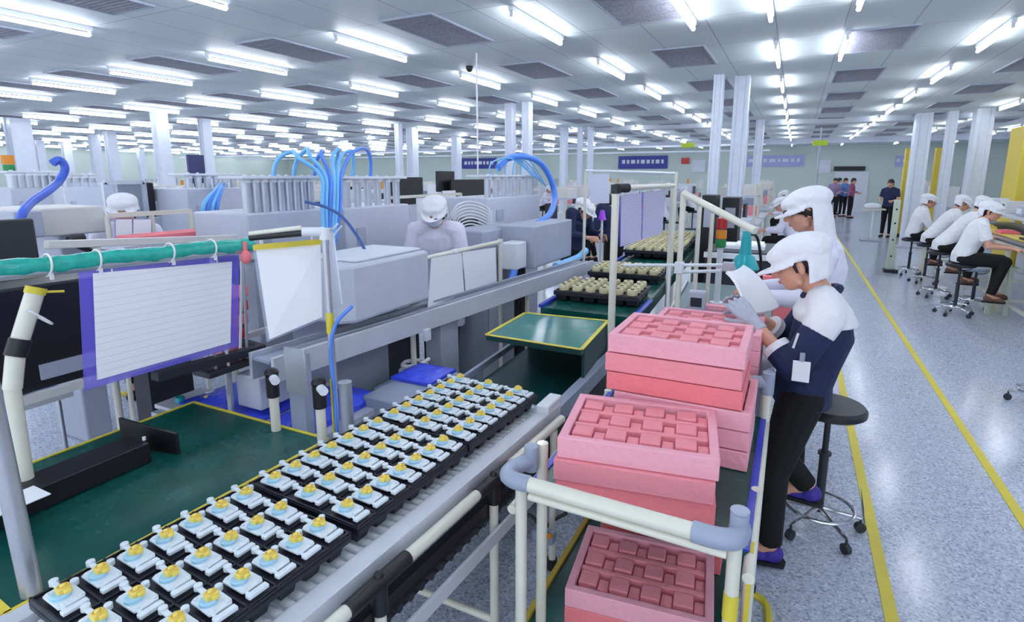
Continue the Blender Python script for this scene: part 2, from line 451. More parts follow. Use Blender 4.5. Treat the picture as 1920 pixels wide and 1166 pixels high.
for u, v, lab in ((1290, 272, 'green yellow exit style sign hanging left of the big columns'), (1538, 268, 'green yellow sign on a pole over the aisle end')):
    p = at(u, v, y=20.)
    t = thing('hanging_sign', lab, 'sign', (p.x, p.y, p.z))
    obj('sign_board', MB().box((0, 0, 0), (.42, .04, .16)), mat('sign_lime', 'b9cf2c', .4), t)
    obj('pole', MB().cyl((0, 0, .08), (0, 0, CEIL - p.z), .02), M_MACH3, t)
    if u > 1500: obj('post', MB().cyl((0, 0, -.08), (0, 0, -p.z), .03), M_MACH3, t)
# yellow cabinet and posts on the right
a = at(1884, 236, y=13.5)
t = thing('yellow_cabinet', 'tall yellow cabinet wall with a framed white board, at the right edge', 'cabinet', (a.x + 1.2, 13.9, 0))
obj('body', MB().box((0, 0, a.z / 2), (1.8, .8, a.z)), M_YELP, t, bev=.01)
bd = at(1905, 305, y=13.5)
f = obj('board_frame', MB().box((-.38, -.41, bd.z), (.75, .03, .45)), M_DARK, t)
obj('whiteboard', MB().box((-.38, -.43, bd.z), (.69, .02, .39)), M_PRINT, f)
one('white_crate', MB().box((a.x + 1.2, 13.2, .75), (1.5, .5, 1.5)), M_MACH2, 'big white cabinet standing before the yellow cabinet', 'cabinet', bev=.02)
for k, (u, v, wd) in enumerate([(1710, 285, .3), (1766, 290, .3)]):
    p = at(u, v, y=19.5)
    t = thing('yellow_post', ['yellow painted post right of the standing man in navy', 'yellow painted post between the right white columns'][k], 'post', (p.x, p.y, 0))
    obj('shaft', MB().box((0, 0, 1.25), (wd, .2, 2.5)), M_YELP, t); obj('foot', MB().box((0, 0, .05), (wd * 1.3, .3, .1)), M_DARK, t)
# ================================================================== production line, foreground
def LX_(y): return -1.24 + (y - 1.35) * .05          # centre line of the tray conveyor
LA = -math.atan(.05)
def LP(dx, y, z): return V((LX_(y) + dx, y, z))
ZT = .775                                               # tray top
# --- black trays and the units in them
def tray_mb(nx, ny, w_, l_, h=.062):
    m = MB(); 
    m.box((0, 0, -.006), (w_, l_, .012))
    for i in range(nx + 1): m.box((-w_ / 2 + .006 + i * (w_ - .012) / nx, 0, .002), (.006, l_, .008))
    for j in range(ny + 1): m.box((0, -l_ / 2 + .004 + j * (l_ - .008) / ny, .002), (w_, .006, .008))
    for sx in (-1, 1): m.box((sx * (w_ / 2 - .003), 0, -.014), (.006, l_, .02))
    for sy in (-1, 1): m.box((0, sy * (l_ / 2 - .003), -.014), (w_, .006, .02))
    return m
def pocket_mb(nx, ny, w_, l_, h=.062):
    m = MB()
    for i in range(nx):
        for j in range(ny):
            x = -w_ / 2 + (i + .5) * w_ / nx; y = -l_ / 2 + (j + .5) * l_ / ny
            a, b_ = w_ / nx * .43, l_ / ny * .36
            m.rings([[(x - a * .8, y - b_ * .7, -h), (x + a * .8, y - b_ * .7, -h), (x + a * .8, y + b_ * .7, -h), (x - a * .8, y + b_ * .7, -h)],
                     [(x - a, y - b_, -.01), (x + a, y - b_, -.01), (x + a, y + b_, -.01), (x - a, y + b_, -.01)]])
    return m
def make_unit():
    t = thing('motor_unit', 'x', 'motor part')
    bp = MB().prism([(-.034, -.026), (.036, -.026), (.042, -.018), (.042, .022), (.03, .028), (-.03, .028), (-.04, .018), (-.04, -.016)], .006, .012)
    bp.box((-.05, .006, .011), (.03, .012, .006)); bp.cyl((-.066, .008, .004), (-.066, .008, .018), .0095, seg=12)
    bp.cyl((-.024, .031, .006), (-.024, .031, .02), .0085, seg=12)
    for x, y in ((-.03, -.018), (.034, .018), (.034, -.016)): bp.cyl((x, y, .01), (x, y, .016), .004, seg=8)
    obj('base_plate', bp, M_UNIT, t, bev=.0012)
    obj('side_clip', MB().box((.059, -.004, .010), (.016, .05, .010)).box((.048, -.018, .008), (.02, .008, .005)), M_UNIT, t, bev=.002)
    obj('hub', MB().lathe((0, -.006, .012), [(.019, 0), (.019, .007), (.016, .010), (0.001, .010)], 18), M_HUB, t)
    cr = MB().box((0, .001, .027), (.021, .026, .013)).box((-.011, .004, .025), (.010, .015, .010)).box((.012, .004, .025), (.010, .015, .010)).cyl((0, .0, .032), (0, .0, .040), .007, .005, seg=10)
    c_ = obj('coil_core', cr, M_CORE, t, bev=.002)
    obj('winding', MB().tube([(.009 * math.cos(a), .001 + .011 * math.sin(a), .034) for a in [2 * PI * k / 12 for k in range(12)]], .0022, 6, close=True), mat('copper_winding', 'ecc45c', .35, .1), c_)
    return t
unit0 = make_unit(); unit0.scale = (1.06, 1.06, 1)
TW, TL = .475, .552
trm, pkm = tray_mb(3, 7, TW, TL), pocket_mb(3, 7, TW, TL)
tnames = ['nearest', 'middle', 'farthest']
tray0 = None; ufirst = True
for k, cy in enumerate((.785, 1.36, 1.925)):
    lab = 'black plastic tray of yellow cored units on the conveyor, %s of the three' % tnames[k]
    cx = LX_(cy) - .005
    if k == 0:
        tray0 = thing('parts_tray', lab, 'tray', (cx, cy, ZT), LA, 'black trays on the near conveyor')
        obj('tray_deck', trm, M_TRAY, tray0, bev=.001); obj('pockets', pkm, M_TRAY, tray0)
    else: dup(tray0, (cx, cy, ZT), LA, lab)
    R = Matrix.Rotation(LA, 3, 'Z')
    for j in range(7):
        for i in range(3):
            p = V((cx, cy, ZT + .006)) + R @ V(((i - 1) * .158, (j - 3) * .0785, 0))
            lb = 'yellow cored white unit, %s column, %s from the front, %s black tray' % (['left', 'middle', 'right'][i], ORD[j], tnames[k])
            if ufirst: unit0.location = p; unit0.rotation_euler = (0, 0, LA); unit0['label'] = lb; unit0['group'] = 'units in the near trays'; ufirst = False
            else: dup(unit0, p, LA + random.uniform(-.06, .06), lb)
# rollers under the trays
t = thing('tray_conveyor', 'flow conveyor of white rollers carrying the black trays, with silver side rails', 'conveyor', (LX_(1.35), 1.35, 0), LA)
def lc(dx, y, z): return LP(dx, y, z)
r0 = MB()
k = 0; y = .2
rl = []
while y < 2.24:
    m = MB().cyl(lc(-.25, y, .695), lc(.25, y, .695), .0135, seg=10)
    rl.append(m); y += .034
for m in rl[:90]: obj('roller', m, M_WHITE, t, world=True)
for s, d in (('side_rail', .285), ('side_rail', -.29)):
    m = MB().bar(lc(d, .15, .722), lc(d, 2.25, .722), .055, .008).bar(lc(d - math.copysign(.027, d), .15, .705), lc(d - math.copysign(.027, d), 2.25, .705), .006, .04)
    if d > 0: m.bar(lc(d + .03, .15, .69), lc(d + .03, 2.25, .69), .006, .07)
    obj('side_rail', m, M_ALU2, t, world=True, bev=.001)
for d in (.355,):
    segs = [(.12, .93), (1.09, 1.52), (1.68, 2.18)]
    for a_, b_ in segs: obj('pipe', MB().cyl(lc(d, a_, .69), lc(d, b_, .69), .0185), M_CREAM, t, world=True)
    for a_, b_ in ((.90, 1.13), (1.49, 1.71)):
        obj('pipe_joint', MB().cyl(lc(d, a_, .69), lc(d, b_, .69), .0225).cyl(lc(d, (a_ + b_) / 2, .69), lc(d, (a_ + b_) / 2, .60), .0225).ell(lc(d, (a_ + b_) / 2, .71), (.014, .014, .014)), M_BLACK, t, world=True, bev=.002)
for y in (1.015, 1.6, 2.1):
    lg = obj('post', MB().cyl(lc(.355, y, .05), lc(.355, y, .67), .0165), M_CREAM, t, world=True)
    obj('foot', MB().cyl(lc(.355, y, 0), lc(.355, y, .05), .024), M_BLACK, lg, world=True)
for y in (.55, 1.6, 2.15):
    lg = obj('post', MB().cyl(lc(-.33, y, .05), lc(-.33, y, .68), .0165), M_CREAM, t, world=True)
    obj('foot', MB().cyl(lc(-.33, y, 0), lc(-.33, y, .05), .024), M_BLACK, lg, world=True)
obj('inner_track', MB().bar(lc(.325, .2, .58), lc(.325, 2.2, .58), .03, .05).bar(lc(.29, .2, .50), lc(.29, 2.2, .50), .03, .03), M_BLACK, t, world=True)
m = MB(); y = .25
while y < 2.15: m.cyl(lc(.30, y, .545), lc(.35, y, .545), .013, seg=10); y += .05
obj('track_wheels', m, M_DARK, t, world=True)
obj('lower_rail', MB().bar(lc(.385, .35, .50), lc(.385, 2.2, .50), .012, .05), M_ALU2, t, world=True, bev=.001)
obj('cross_pipe', MB().cyl(lc(-.33, 1.6, .12), lc(.355, 1.6, .12), .014), M_CREAM, t, world=True)
obj('cross_pipe', MB().cyl(lc(-.33, 1.05, .10), lc(.355, 1.05, .10), .014), M_CREAM, t, world=True)
obj('end_block', MB().box(lc(.285, 2.2, .735), (.06, .16, .05)), M_WHITE, t, world=True, bev=.006)

# --- green workbench on the left
zb = .72
t = thing('mat_workbench', 'workbench with dark green mat edged in yellow tape, left of the trays', 'workbench', (-1.98, 1.03, 0))
cs = [(-2.40, .55), (-1.60, .50), (-1.575, 1.52), (-2.40, 1.52)]
obj('table_top', MB().prism(cs, zb - .03, zb), M_WHITE, t, world=True, bev=.002)
mt = obj('green_mat', MB().prism(cs, zb + .0005, zb + .0035), M_MAT, t, world=True)
for a_, b_, wd in ((0, 1, .03), (1, 2, .012), (2, 3, .014), (3, 0, .014)):
    a = V((*cs[a_], zb + .005)); b_ = V((*cs[b_], zb + .005))
    obj('edge_tape', MB().bar(a, b_, wd, .003), M_YEL, mt, world=True)
for x, y in ((-2.36, .6), (-1.65, .6), (-1.65, 1.46), (-2.36, 1.46)): obj('leg', MB().cyl((x, y, 0), (x, y, zb - .03), .02), M_CREAM, t, world=True)
# black channel and its end plate
a = at(62, 968, z=zb); b_ = at(285, 868, z=zb)
t = thing('black_channel', 'long black angle profile with an upright end plate lying on the green mat', 'metal profile', (a + b_) / 2)
d = (b_ - a).normalized(); a0 = a - d * .18; side = V((-.13, 0, 0))
a0 += V((0, 0, .0055)); b0 = b_ + V((0, 0, .0055))
R_ = [[a0, a0 + V((0, 0, .075)), a0 + side + V((0, 0, .075)), a0 + side], [b0, b0 + V((0, 0, .075)), b0 + side + V((0, 0, .075)), b0 + side]]
obj('channel', MB().rings(R_), M_BLACK, t, world=True, bev=.003)
p0 = at(292, 866, z=zb + .006); p1 = p0 + V((-.17, .10, 0)); dn = V((.5, .85, 0)).normalized() * .006
pp0 = at(336, 852, z=zb + .006)
p1 = at(232, 835, z=zb + .006)
obj('end_plate', MB().rings([[p1 - dn, pp0 - dn, pp0 + V((0, 0, .085)) - dn, p1 + V((0, 0, .115)) - dn], [p1 + dn, pp0 + dn, pp0 + V((0, 0, .085)) + dn, p1 + V((0, 0, .115)) + dn]]), M_BLACK, t, world=True, bev=.002)
obj('spacer', MB().cyl(b0 + V((-.03, 0, .078)), b0 + V((-.03, 0, .09)), .006), M_WHITE, t, world=True)
p = at(18, 940, z=zb + .09)
one('paper_sheet', MB().box((p.x, p.y, p.z - .006), (.1, .16, .003)), M_PAPER, 'white paper sheet on the black channel at the left edge', 'paper')

# --- posts standing on the bench
def joint_post(u, v, label, h, name='pipe_post', jz=None, m=M_CREAM):
    p = at(u, v, z=zb + .005)
    t = thing(name, label, 'post', p)
    obj('pipe', MB().cyl((0, 0, 0), (0, 0, h), .019), m, t)
    if jz:
        j = obj('pipe_joint', MB().cyl((0, 0, jz), (0, 0, jz + .09), .025).ell((0, 0, jz + .10), (.028, .028, .022)), M_BLACK, t, bev=.002)
        obj('side_cap', MB().cyl((.02, -.01, jz + .085), (.055, -.03, jz + .085), .017), M_WHITE, j)
    return p
pL = at(60, 1112, z=zb + .005)
t = thing('steel_post', 'brushed steel post rising from the front corner of the green mat', 'post', pL)
top = at(-25, 560, x=pL.x - .05)
obj('pipe', MB().cyl((0, 0, 0), tuple(V((0, 0, top.z - pL.z)) + V((-.02, -.01, 0))), .0225), M_STEEL, t)
joint_post(518, 806, 'cream pipe post with black joint on far edge of the green mat, left one', .24, jz=.145)
joint_post(605, 832, 'cream pipe post with black joint at the mat corner by the trays', .25, jz=.15)
p = at(622, 832, z=zb); ptop = at(608, 436, x=p.x, )
h = at(608, 436, y=p.y).z
t = thing('sleeve_stand', 'chrome post beside the trays with yellow tape and blue hose running up it', 'post', (p.x, p.y + .03, 0))
obj('pipe', MB().cyl((0, 0, 0), (0, 0, h), .0125), M_STEEL, t)
obj('blue_hose', MB().tube([(.014, -.012, .75), (.016, -.015, .95), (.012, -.016, 1.1), (.03, -.0, 1.2), (.06, .06, 1.26)], .007, 8, smooth=6), M_HOSE2, t)
obj('yellow_tape', MB().cyl((0, 0, 1.16), (0, 0, 1.24), .0145).box((0, -.014, .85), (.007, .006, .26)), M_YEL, t)
obj('top_joint', MB().cyl((0, 0, h - .03), (0, 0, h + .012), .019).cyl((0, .0, h), (-.06, -.05, h), .017), M_WHITE, t)
sp = V((p.x, p.y + .03, h))
obj('side_arm', MB().cyl(sp, at(620, 430, x=-1.66), .008), M_STEEL, t, world=True)
# --- grey machine post under the long rail
a = at(525, 800, z=zb)
t = thing('rail_bracket', 'grey aluminium upright carrying the near end of the long silver rail', 'bracket', (a.x, 1.66, 0))
obj('upright', MB().box((-.02, 0, .5), (.09, .05, 1.0)), M_GREYP, t, bev=.003)
obj('plate', MB().box((.0, -.035, .93), (.12, .012, .2)), M_ALU, t, bev=.002)
obj('foot', MB().box((-.02, 0, .01), (.2, .2, .02)), M_GREYP, t)
one('steel_post', MB().cyl((-1.72, 1.78, 0), (-1.72, 1.78, .85), .03), M_ALU, 'round aluminium post just behind the cream post with black joint', 'post')
# --- long silver rail
A0, A1 = V((-2.03, 1.62, .91)), V((-1.70, 5.0, .91))
t = thing('long_rail', 'long silver conveyor rail running beside the machines towards the back', 'rail', (A0.x, A0.y, 0), 0)
obj('side_plate', MB().bar(A0 + V((.05, 0, 0)), A1 + V((.05, 0, 0)), .02, .115), M_ALU2, t, world=True, bev=.002)
obj('side_plate', MB().bar(A0 + V((-.09, 0, 0)), A1 + V((-.09, 0, 0)), .02, .125), M_ALU, t, world=True, bev=.002)
obj('belt', MB().bar(A0 + V((-.02, 0, .035)), A1 + V((-.02, 0, .035)), .115, .012), M_GREYP, t, world=True)
obj('guide', MB().bar(A0 + V((-.06, .1, .065)), A1 + V((-.06, -.1, .065)), .012, .012).bar(A0 + V((.03, .1, .062)), A1 + V((.03, -.1, .062)), .01, .01), M_STEEL, t, world=True)
for y in (2.6, 3.9, 5.2):
    x = -2.03 + (y - 1.62) * .107 - .03
    lg = obj('post', MB().cyl((x, y, .03), (x, y, .86), .017), M_CREAM, t, world=True); obj('foot', MB().cyl((x, y, 0), (x, y, .03), .028), M_BLACK, lg, world=True)
obj('bracket', MB().box((-1.87, 2.62, .83), (.03, .05, .07)), M_WHITE, t, world=True, bev=.003)

# --- green wrapped bar with hung sleeve
B0, B1 = at(-60, 512, x=-2.1), at(472, 458, x=-1.97)
t = thing('wrapped_bar', 'horizontal bar wrapped in teal plastic and tied with white cable ties', 'bar', (B0 + B1) / 2)
obj('pipe', MB().cyl(B0 + V((0, 0, -.012)), B1 + V((0, 0, -.012)), .022), M_ALU, t, world=True)
pts = []; n_ = 28
for i in range(n_ + 1):
    f_ = i / n_; pts.append(B0.lerp(B1, f_) + V((0, 0, .002 * math.sin(f_ * 19))))
rad = [.027 + .0015 * math.sin(i * 2.1) + .002 * random.random() for i in range(n_ + 1)]
obj('plastic_wrap', MB().tube(pts, rad, 14), M_TEAL, t, world=True)
for u in (95, 183, 311, 383, 458):
    q = at(u, 480, x=-2.04); f_ = (q.y - B0.y) / (B1.y - B0.y); c = B0.lerp(B1, f_)
    obj('cable_tie', MB().tube([c + V((.032 * math.cos(a), 0.004 * math.sin(a), .034 * math.sin(a))) for a in [2 * PI * k / 16 for k in range(16)]], .0035, 6, close=True).box(c + V((.02, 0, -.034)), (.008, .009, .02)), M_CABLE, t, world=True)
def hung_sheet(label, c4, off=V((.006, 0, 0)), border=.045, bm=M_CLEAR, pm=M_PRINT, group=None, hang=None):
    c4 = [V(p) for p in c4]   # tl, tr, br, bl (paper corners)
    cen = sum(c4, V((0, 0, 0))) / 4
    t = thing('hanging_document', label, 'document', (cen.x, cen.y, min(p.z for p in c4)), 0, group)
    obj('paper', MB().quadpanel([p + off for p in c4], .002), pm, t, world=True, smooth=False)
    if border:
        o4 = [cen + (p - cen) * (1 + border / (p - cen).length) for p in c4]
        obj('plastic_sleeve', MB().quadpanel(o4, .003), bm, t, world=True, smooth=False)
    if hang:
        for s in (0, 1):
            a = c4[s].lerp(c4[1 - s], .12); obj('hook', MB().cyl(a - V((0, 0, .012)), (a.x + (hang[1] if len(hang) > 1 else 0), a.y, hang[0]), .0035, seg=6), M_CABLE, t, world=True)
    return t
hung_sheet('large white document in a purple edged sleeve hung under the teal wrapped bar', [at(172, 512, x=-2.05), at(433, 490, x=-2.02), at(430, 642, x=-2.02), at(180, 712, x=-2.05)], hang=(1.46, 0))
hung_sheet('blank white sheet in a clear sleeve hung under yellow tape by the chrome post', [at(478, 468, x=-1.78), at(599, 458, x=-1.64), at(602, 594, x=-1.64), at(503, 636, x=-1.74)], border=.012, bm=M_ACRYL, pm=M_PAPER, hang=(sp.z, -.0))
hung_sheet('narrow white sheet in a blue edged sleeve just right of the chrome post', [at(616, 430, x=-1.72), at(624, 440, x=-1.6), at(640, 570, x=-1.62), at(614, 585, x=-1.72)], border=.003, bm=M_ACRYL, pm=M_PAPER, hang=(sp.z + .01, .05))
a, b_ = at(470, 461, x=-1.80), sp
t = thing('taped_bar', 'short horizontal bar with yellow tape above the blank white sheet', 'bar', (a + b_) / 2)
obj('pipe', MB().cyl(a + V((0, 0, .03)), b_, .011), M_BLACK, t, world=True)
obj('yellow_tape', MB().quadpanel([at(474, 459, x=-1.77), at(602, 448, x=-1.62), at(603, 458, x=-1.62), at(475, 469, x=-1.77)], .004), M_YEL, t, world=True)
obj('pale_pipe', MB().cyl(a + V((0, 0, .045)), b_.lerp(a, .3) + V((0, 0, .03)), .009), M_CREAM, t, world=True)
# pink ribbon knob
p = at(461, 482, x=-1.95); one('pink_pouch', MB().ell((0, 0, 0), (.022, .022, .028)).cyl((0, 0, .02), (0, 0, .062), .008), M_PINK3, 'small pink pouch tied below the end of the teal bar', 'pouch', loc=(0, 0, 0)).location = p
# slanted cream post at far left with black joint
a, b_ = at(68, 540, x=-2.12), at(18, 700, x=-2.12)
t = thing('slanted_post', 'slanted cream pipe with yellow tape and black joint under the teal bar', 'post', b_)
obj('pipe', MB().cyl(a, a.lerp(b_, .62), .025), M_CREAM, t, world=True)
obj('pipe_joint', MB().cyl(a.lerp(b_, .6), a.lerp(b_, .8), .03), M_BLACK, t, world=True)
obj('pipe', MB().cyl(a.lerp(b_, .78), b_ + V((0, 0, -.05)), .025).cyl(b_ + V((0, 0, -.04)), V((b_.x, b_.y - .02, 0)), .022), M_CREAM, t, world=True)
obj('yellow_tape', MB().cyl(a.lerp(b_, -.01), a.lerp(b_, .07), .028).cyl(a.lerp(b_, .05), a.lerp(b_, .05) + V((.02, .07, -.008)), .004), M_YEL, t, world=True)
obj('tie', MB().tube([a.lerp(b_, .35) + V((.03 + .02 * math.cos(q), .03 * math.sin(q) + .02, -.03 * math.sin(q))) for q in [2 * PI * k / 12 for k in range(12)]], .003, 6, close=True), M_CABLE, t, world=True)
# dark machine behind the sleeve
a = at(0, 545, x=-2.55); b_ = at(440, 500, x=-2.55); c = at(300, 740, x=-2.55)
t = thing('black_cabinet', 'black equipment cabinet behind the hanging purple edged document', 'cabinet', (-2.9, 1.35, 0))
ytop = 1.36
obj('body', MB().box((-2.86, 1.28, 1.135), (.6, 1.34, .41)), M_BLACK, t, world=True, bev=.01)
obj('stand', MB().box((-3.05, 1.78, .46), (.14, .24, .92)), M_DARK, t, world=True)
obj('label_plate', MB().box((-2.555, 1.16, 1.0), (.01, .26, .06)), M_MACH3, t, world=True)
obj('rail', MB().bar((-2.54, .6, .915), (-2.54, 2.1, .915), .03, .03), M_BEIGE, t, world=True)
obj('cable_channel', MB().bar(at(290, 706, x=-2.25), at(492, 652, x=-2.25), .05, .035).bar(at(492, 652, x=-2.25), at(492, 652, x=-2.25) + V((-.32, .0, .02)), .03, .03), M_DARK, t, world=True)
# dark monitor at left edge
p = at(18, 465, x=-3.2)
t = thing('dark_monitor', 'dark grey monitor back at the left edge above the teal bar', 'monitor', (p.x, p.y, p.z - .2))
obj('screen_back', MB().box((0, -.12, .2), (.05, .44, .26)), M_DARK, t, bev=.01); obj('stand', MB().cyl((-.05, -.1, -.1), (-.05, -.1, .2), .02), M_BLACK, t); obj('base', MB().box((-.05, -.1, -.1), (.18, .2, .02)), M_BLACK, t)

# --- sink section: recessed green belt and raised green lid table
t = thing('belt_section', 'recessed dark green belt section with silver rail beyond the black trays', 'conveyor', (-1.2, 2.65, 0))
yb0, yb1 = 2.27, 6.2
obj('belt', MB().prism([(LX_(yb0) - .26, yb0), (LX_(yb0) + .22, yb0), (-.98, 3.3), (-1.5, 3.3)], .60, .635), mat('dark_green_belt', '0a3b3a', .3), t, world=True)
obj('cross_bar', MB().bar((LX_(2.3) - .22, 2.29, .665), (LX_(2.3) + .24, 2.29, .665), .02, .02), M_GREYP, t, world=True)
obj('side_rail', MB().bar((LX_(2.2) + .285, 2.27, .655), (-.925, 3.34, .655), .05, .085), M_GREYP, t, world=True, bev=.003)
obj('side_rail', MB().bar((LX_(2.2) - .30, 2.27, .68), (-1.56, 3.34, .68), .02, .035), M_GREYP, t, world=True)
obj('frame', MB().prism([(LX_(yb0) - .27, yb0 + .03), (LX_(yb0) + .24, yb0 + .03), (-.96, 3.34), (-1.53, 3.34)], .3, .59), M_BLACK, t, world=True)
obj('frame_legs', MB().box((-1.5, 2.4, .15), (.05, .05, .3)).box((-.98, 2.4, .15), (.05, .05, .3)).box((-1.5, 3.28, .15), (.05, .05, .3)).box((-.98, 3.28, .15), (.05, .05, .3)), M_GREYP, t, world=True)
zl = .87
cl = [at(912, 628, z=zl), at(1090, 656, z=zl), at(1140, 602, z=zl), at(985, 587, z=zl)]
t = thing('raised_table', 'raised green topped platform bordered in yellow tape beyond the trays', 'platform', (sum(p.x for p in cl) / 4, sum(p.y for p in cl) / 4, .59))
obj('top', MB().prism([(p.x, p.y) for p in cl], zl - .03, zl - .001), mat('dark_green_side', '0b3d3a', .35), t, world=True)
mt = obj('green_mat', MB().prism([(p.x, p.y) for p in cl], zl - .0008, zl + .002), mat('green_mat_light', '0d7468', .15, var=.12, scale=6), t, world=True)
for i in range(4): obj('edge_tape', MB().bar(cl[i] + V((0, 0, .003)), cl[(i + 1) % 4] + V((0, 0, .003)), .022, .003), M_YEL, mt, world=True)
obj('side_panel', MB().bar(cl[1] + V((-.01, .06, -.14)), cl[2] + V((-.01, 0, -.14)), .015, .25).bar(cl[3] + V((.02, 0, -.14)), cl[2] + V((0, 0, -.14)), .015, .25), mat('dark_green_side', '0b3d3a', .35), t, world=True)
# line beyond: green bed with black trays of cream rolls
t = thing('far_line_bed', 'long dark green conveyor bed carrying trays of cream rolls', 'conveyor', (-1.2, 6, 0))
def fx(y): return -1.16 - (y - 3.4) * .055
q0, q1 = 3.38, 9.5
obj('bed', MB().prism([(fx(q0) - .315, q0), (fx(q0) + .315, q0), (fx(q1) + .315, q1), (fx(q1) - .315, q1)], .80, .875), M_MAT, t, world=True)
obj('side_rail', MB().bar((fx(q0) + .328, q0, .84), (fx(q1) + .328, q1, .84), .02, .09), mat('dark_green_side', '0b3d3a', .35), t, world=True)
obj('blue_edge', MB().bar((fx(q0) + .325, q0 + .03, .885), (fx(q0) + .31, q0 + .5, .885), .035, .012), M_BLUE, t, world=True)
obj('blue_edge', MB().bar((fx(q0) - .315, q0 + .0, .885), (fx(q1) - .315, q1, .885), .03, .02), M_BLUE, t, world=True)
for y in (3.5, 5.4, 7.4, 9.3):
    for s in (-.28, .28): obj('leg', MB().cyl((fx(y) + s, y, 0), (fx(y) + s, y, .8), .02), M_CREAM, t, world=True)
rt = thing('roll_tray', 'x', 'tray'); RW, RL_ = .60, .46
obj('tray_deck', tray_mb(6, 4, RW, RL_), M_TRAY, rt, bev=.001); obj('pockets', pocket_mb(6, 4, RW, RL_), M_TRAY, rt)
ro = thing('cream_roll', 'x', 'roll')
obj('roll', MB().lathe((0, 0, 0), [(.014, 0), (.034, 0), (.036, .006), (.036, .034), (.033, .04), (.014, .04)], 14), M_ROLL, ro)
obj('core', MB().cyl((0, 0, .002), (0, 0, .0425), .0145, seg=12), M_KHAKI, ro)
tl = [(3.85, 'nearest, just behind the yellow edged platform'), (4.72, 'second from the platform'), (6.1, 'third from the platform, under the hanging charts'), (6.62, 'fourth from the platform, under the hanging charts'), (7.14, 'fifth from the platform, under the hanging charts'), (7.66, 'farthest, under the hanging charts')]
f1 = f2 = True
for k, (cy, pos) in enumerate(tl):
    z = .945 if k < 2 else .965
    lab = 'black tray of cream rolls, ' + pos
    L = (fx(cy) + .0, cy, z)
    if f1: rt.location = L; rt.rotation_euler = (0, 0, .05); rt['label'] = lab; rt['group'] = 'trays of cream rolls'; f1 = False
    else: dup(rt, L, .05, lab)
    for j in range(4):
        for i in range(6):
            q = V(L) + Matrix.Rotation(.05, 3, 'Z') @ V(((i - 2.5) * .097, (j - 1.5) * .11, .003))
            lb = 'cream roll in the tray %s' % pos.split(',')[0]
            lb = 'cream roll, %s row, %s from the left, in the %s roll tray' % (ORD[j], ORD[i], ['nearest', 'second', 'third', 'fourth', 'fifth', 'farthest'][k])
            if f2: ro.location = q; ro['label'] = lb; ro['group'] = 'cream rolls in the tray ' + pos; f2 = False
            else: dup(ro, q, random.uniform(0, 3), lb, 'cream rolls in the tray ' + pos)

# --- cream frame with hanging charts and diagonal pipe
t = thing('chart_frame', 'tall cream pipe frame standing between the platform and the pink trays', 'frame', (-.9, 3.05, 0))
pA = V((-.885, 3.05, 0)); zt = 1.672
obj('post', MB().cyl((pA.x, pA.y, .0), (pA.x, pA.y, zt), .021), M_CREAM, t, world=True)
j = obj('pipe_joint', MB().cyl((pA.x, pA.y, zt - .02), (pA.x, pA.y, zt + .03), .028).cyl((pA.x, pA.y, zt + .01), (pA.x + .05, pA.y + .07, zt + .01), .026), M_BLACK, t, world=True, bev=.002)
pB = at(1262, 347, y=4.55)
obj('top_pipe', MB().cyl((pA.x, pA.y, zt + .01), (pB.x, pB.y, zt), .018), M_CREAM, t, world=True)
obj('post', MB().cyl((pB.x, pB.y, 0), (pB.x, pB.y, zt), .018), M_CREAM, t, world=True)
hung_sheet('purple tinted printed chart hung from the cream frame, left one of two', [at(1162, 368, x=-.91), at(1201, 362, x=-.915), at(1200, 450, x=-.915), at(1162, 462, x=-.91)], border=.004, pm=M_PRINT2, hang=(zt, 0))
hung_sheet('purple tinted printed chart hung from the cream frame, right one of two', [at(1204, 361, x=-.915), at(1246, 355, x=-.92), at(1240, 437, x=-.92), at(1203, 449, x=-.915)], border=.004, pm=M_PRINT2, hang=(zt, 0))
t = thing('diagonal_pipe_frame', 'white pipe frame with a diagonal arm reaching towards the signal tower', 'frame', (-.56, 3.3, .8))
P0 = V((-.565, 3.3, .80)); zt2 = at(1277, 362, y=3.3).z
obj('post', MB().cyl(P0, (P0.x, P0.y, zt2), .0165), M_CREAM, t, world=True)
obj('foot', MB().cyl(P0, P0 + V((0, 0, .04)), .035, .02), M_CREAM, t, world=True)
obj('post', MB().cyl(at(1312, 388, y=3.9), (at(1312, 388, y=3.9).x, 3.9, .81), .015), M_CREAM, t, world=True)
obj('post', MB().cyl(at(1336, 400, y=4.2), (at(1336, 400, y=4.2).x, 4.2, .81), .015), M_CREAM, t, world=True)
obj('diagonal_arm', MB().cyl((P0.x, P0.y, zt2), at(1416, 433, y=3.05), .019, seg=14), M_CREAM, t, world=True)
zc = at(1270, 495, y=3.3).z
obj('cross_pipe', MB().cyl(at(1170, 497, y=3.3), at(1370, 497, y=3.3), .010).cyl((P0.x, 3.3, zc - .045), at(1352, 508, y=3.3), .010), M_WHITE, t, world=True)
obj('side_post', MB().cyl(at(1256, 497, y=3.3), V((at(1256, 497, y=3.3).x, 3.3, .85)), .010).cyl(at(1250, 585, y=3.3), at(1268, 585, y=3.3), .01), M_WHITE, t, world=True)
obj('clamp', MB().box((P0.x, 3.3, zc - .02), (.05, .05, .07)), M_WHITE, t, world=True, bev=.006)
obj('end_clamp', MB().box(at(1366, 500, y=3.3), (.06, .05, .05)).cyl(at(1372, 495, y=3.3), at(1380, 515, y=3.3), .012), M_STEEL, t, world=True, bev=.004)
one('white_chart', MB().quadpanel([at(1106, 327, y=5.2), at(1142, 325, y=5.2), at(1142, 381, y=5.2), at(1108, 381, y=5.2)], .01), M_PRINT, 'tall white notice hanging over the far workers, left of the chart frame', 'notice', smooth=False)
t = thing('notice_rail', 'thin white rail on posts above the far worker with purple object', 'rail', (-1.6, 5.2, 0))
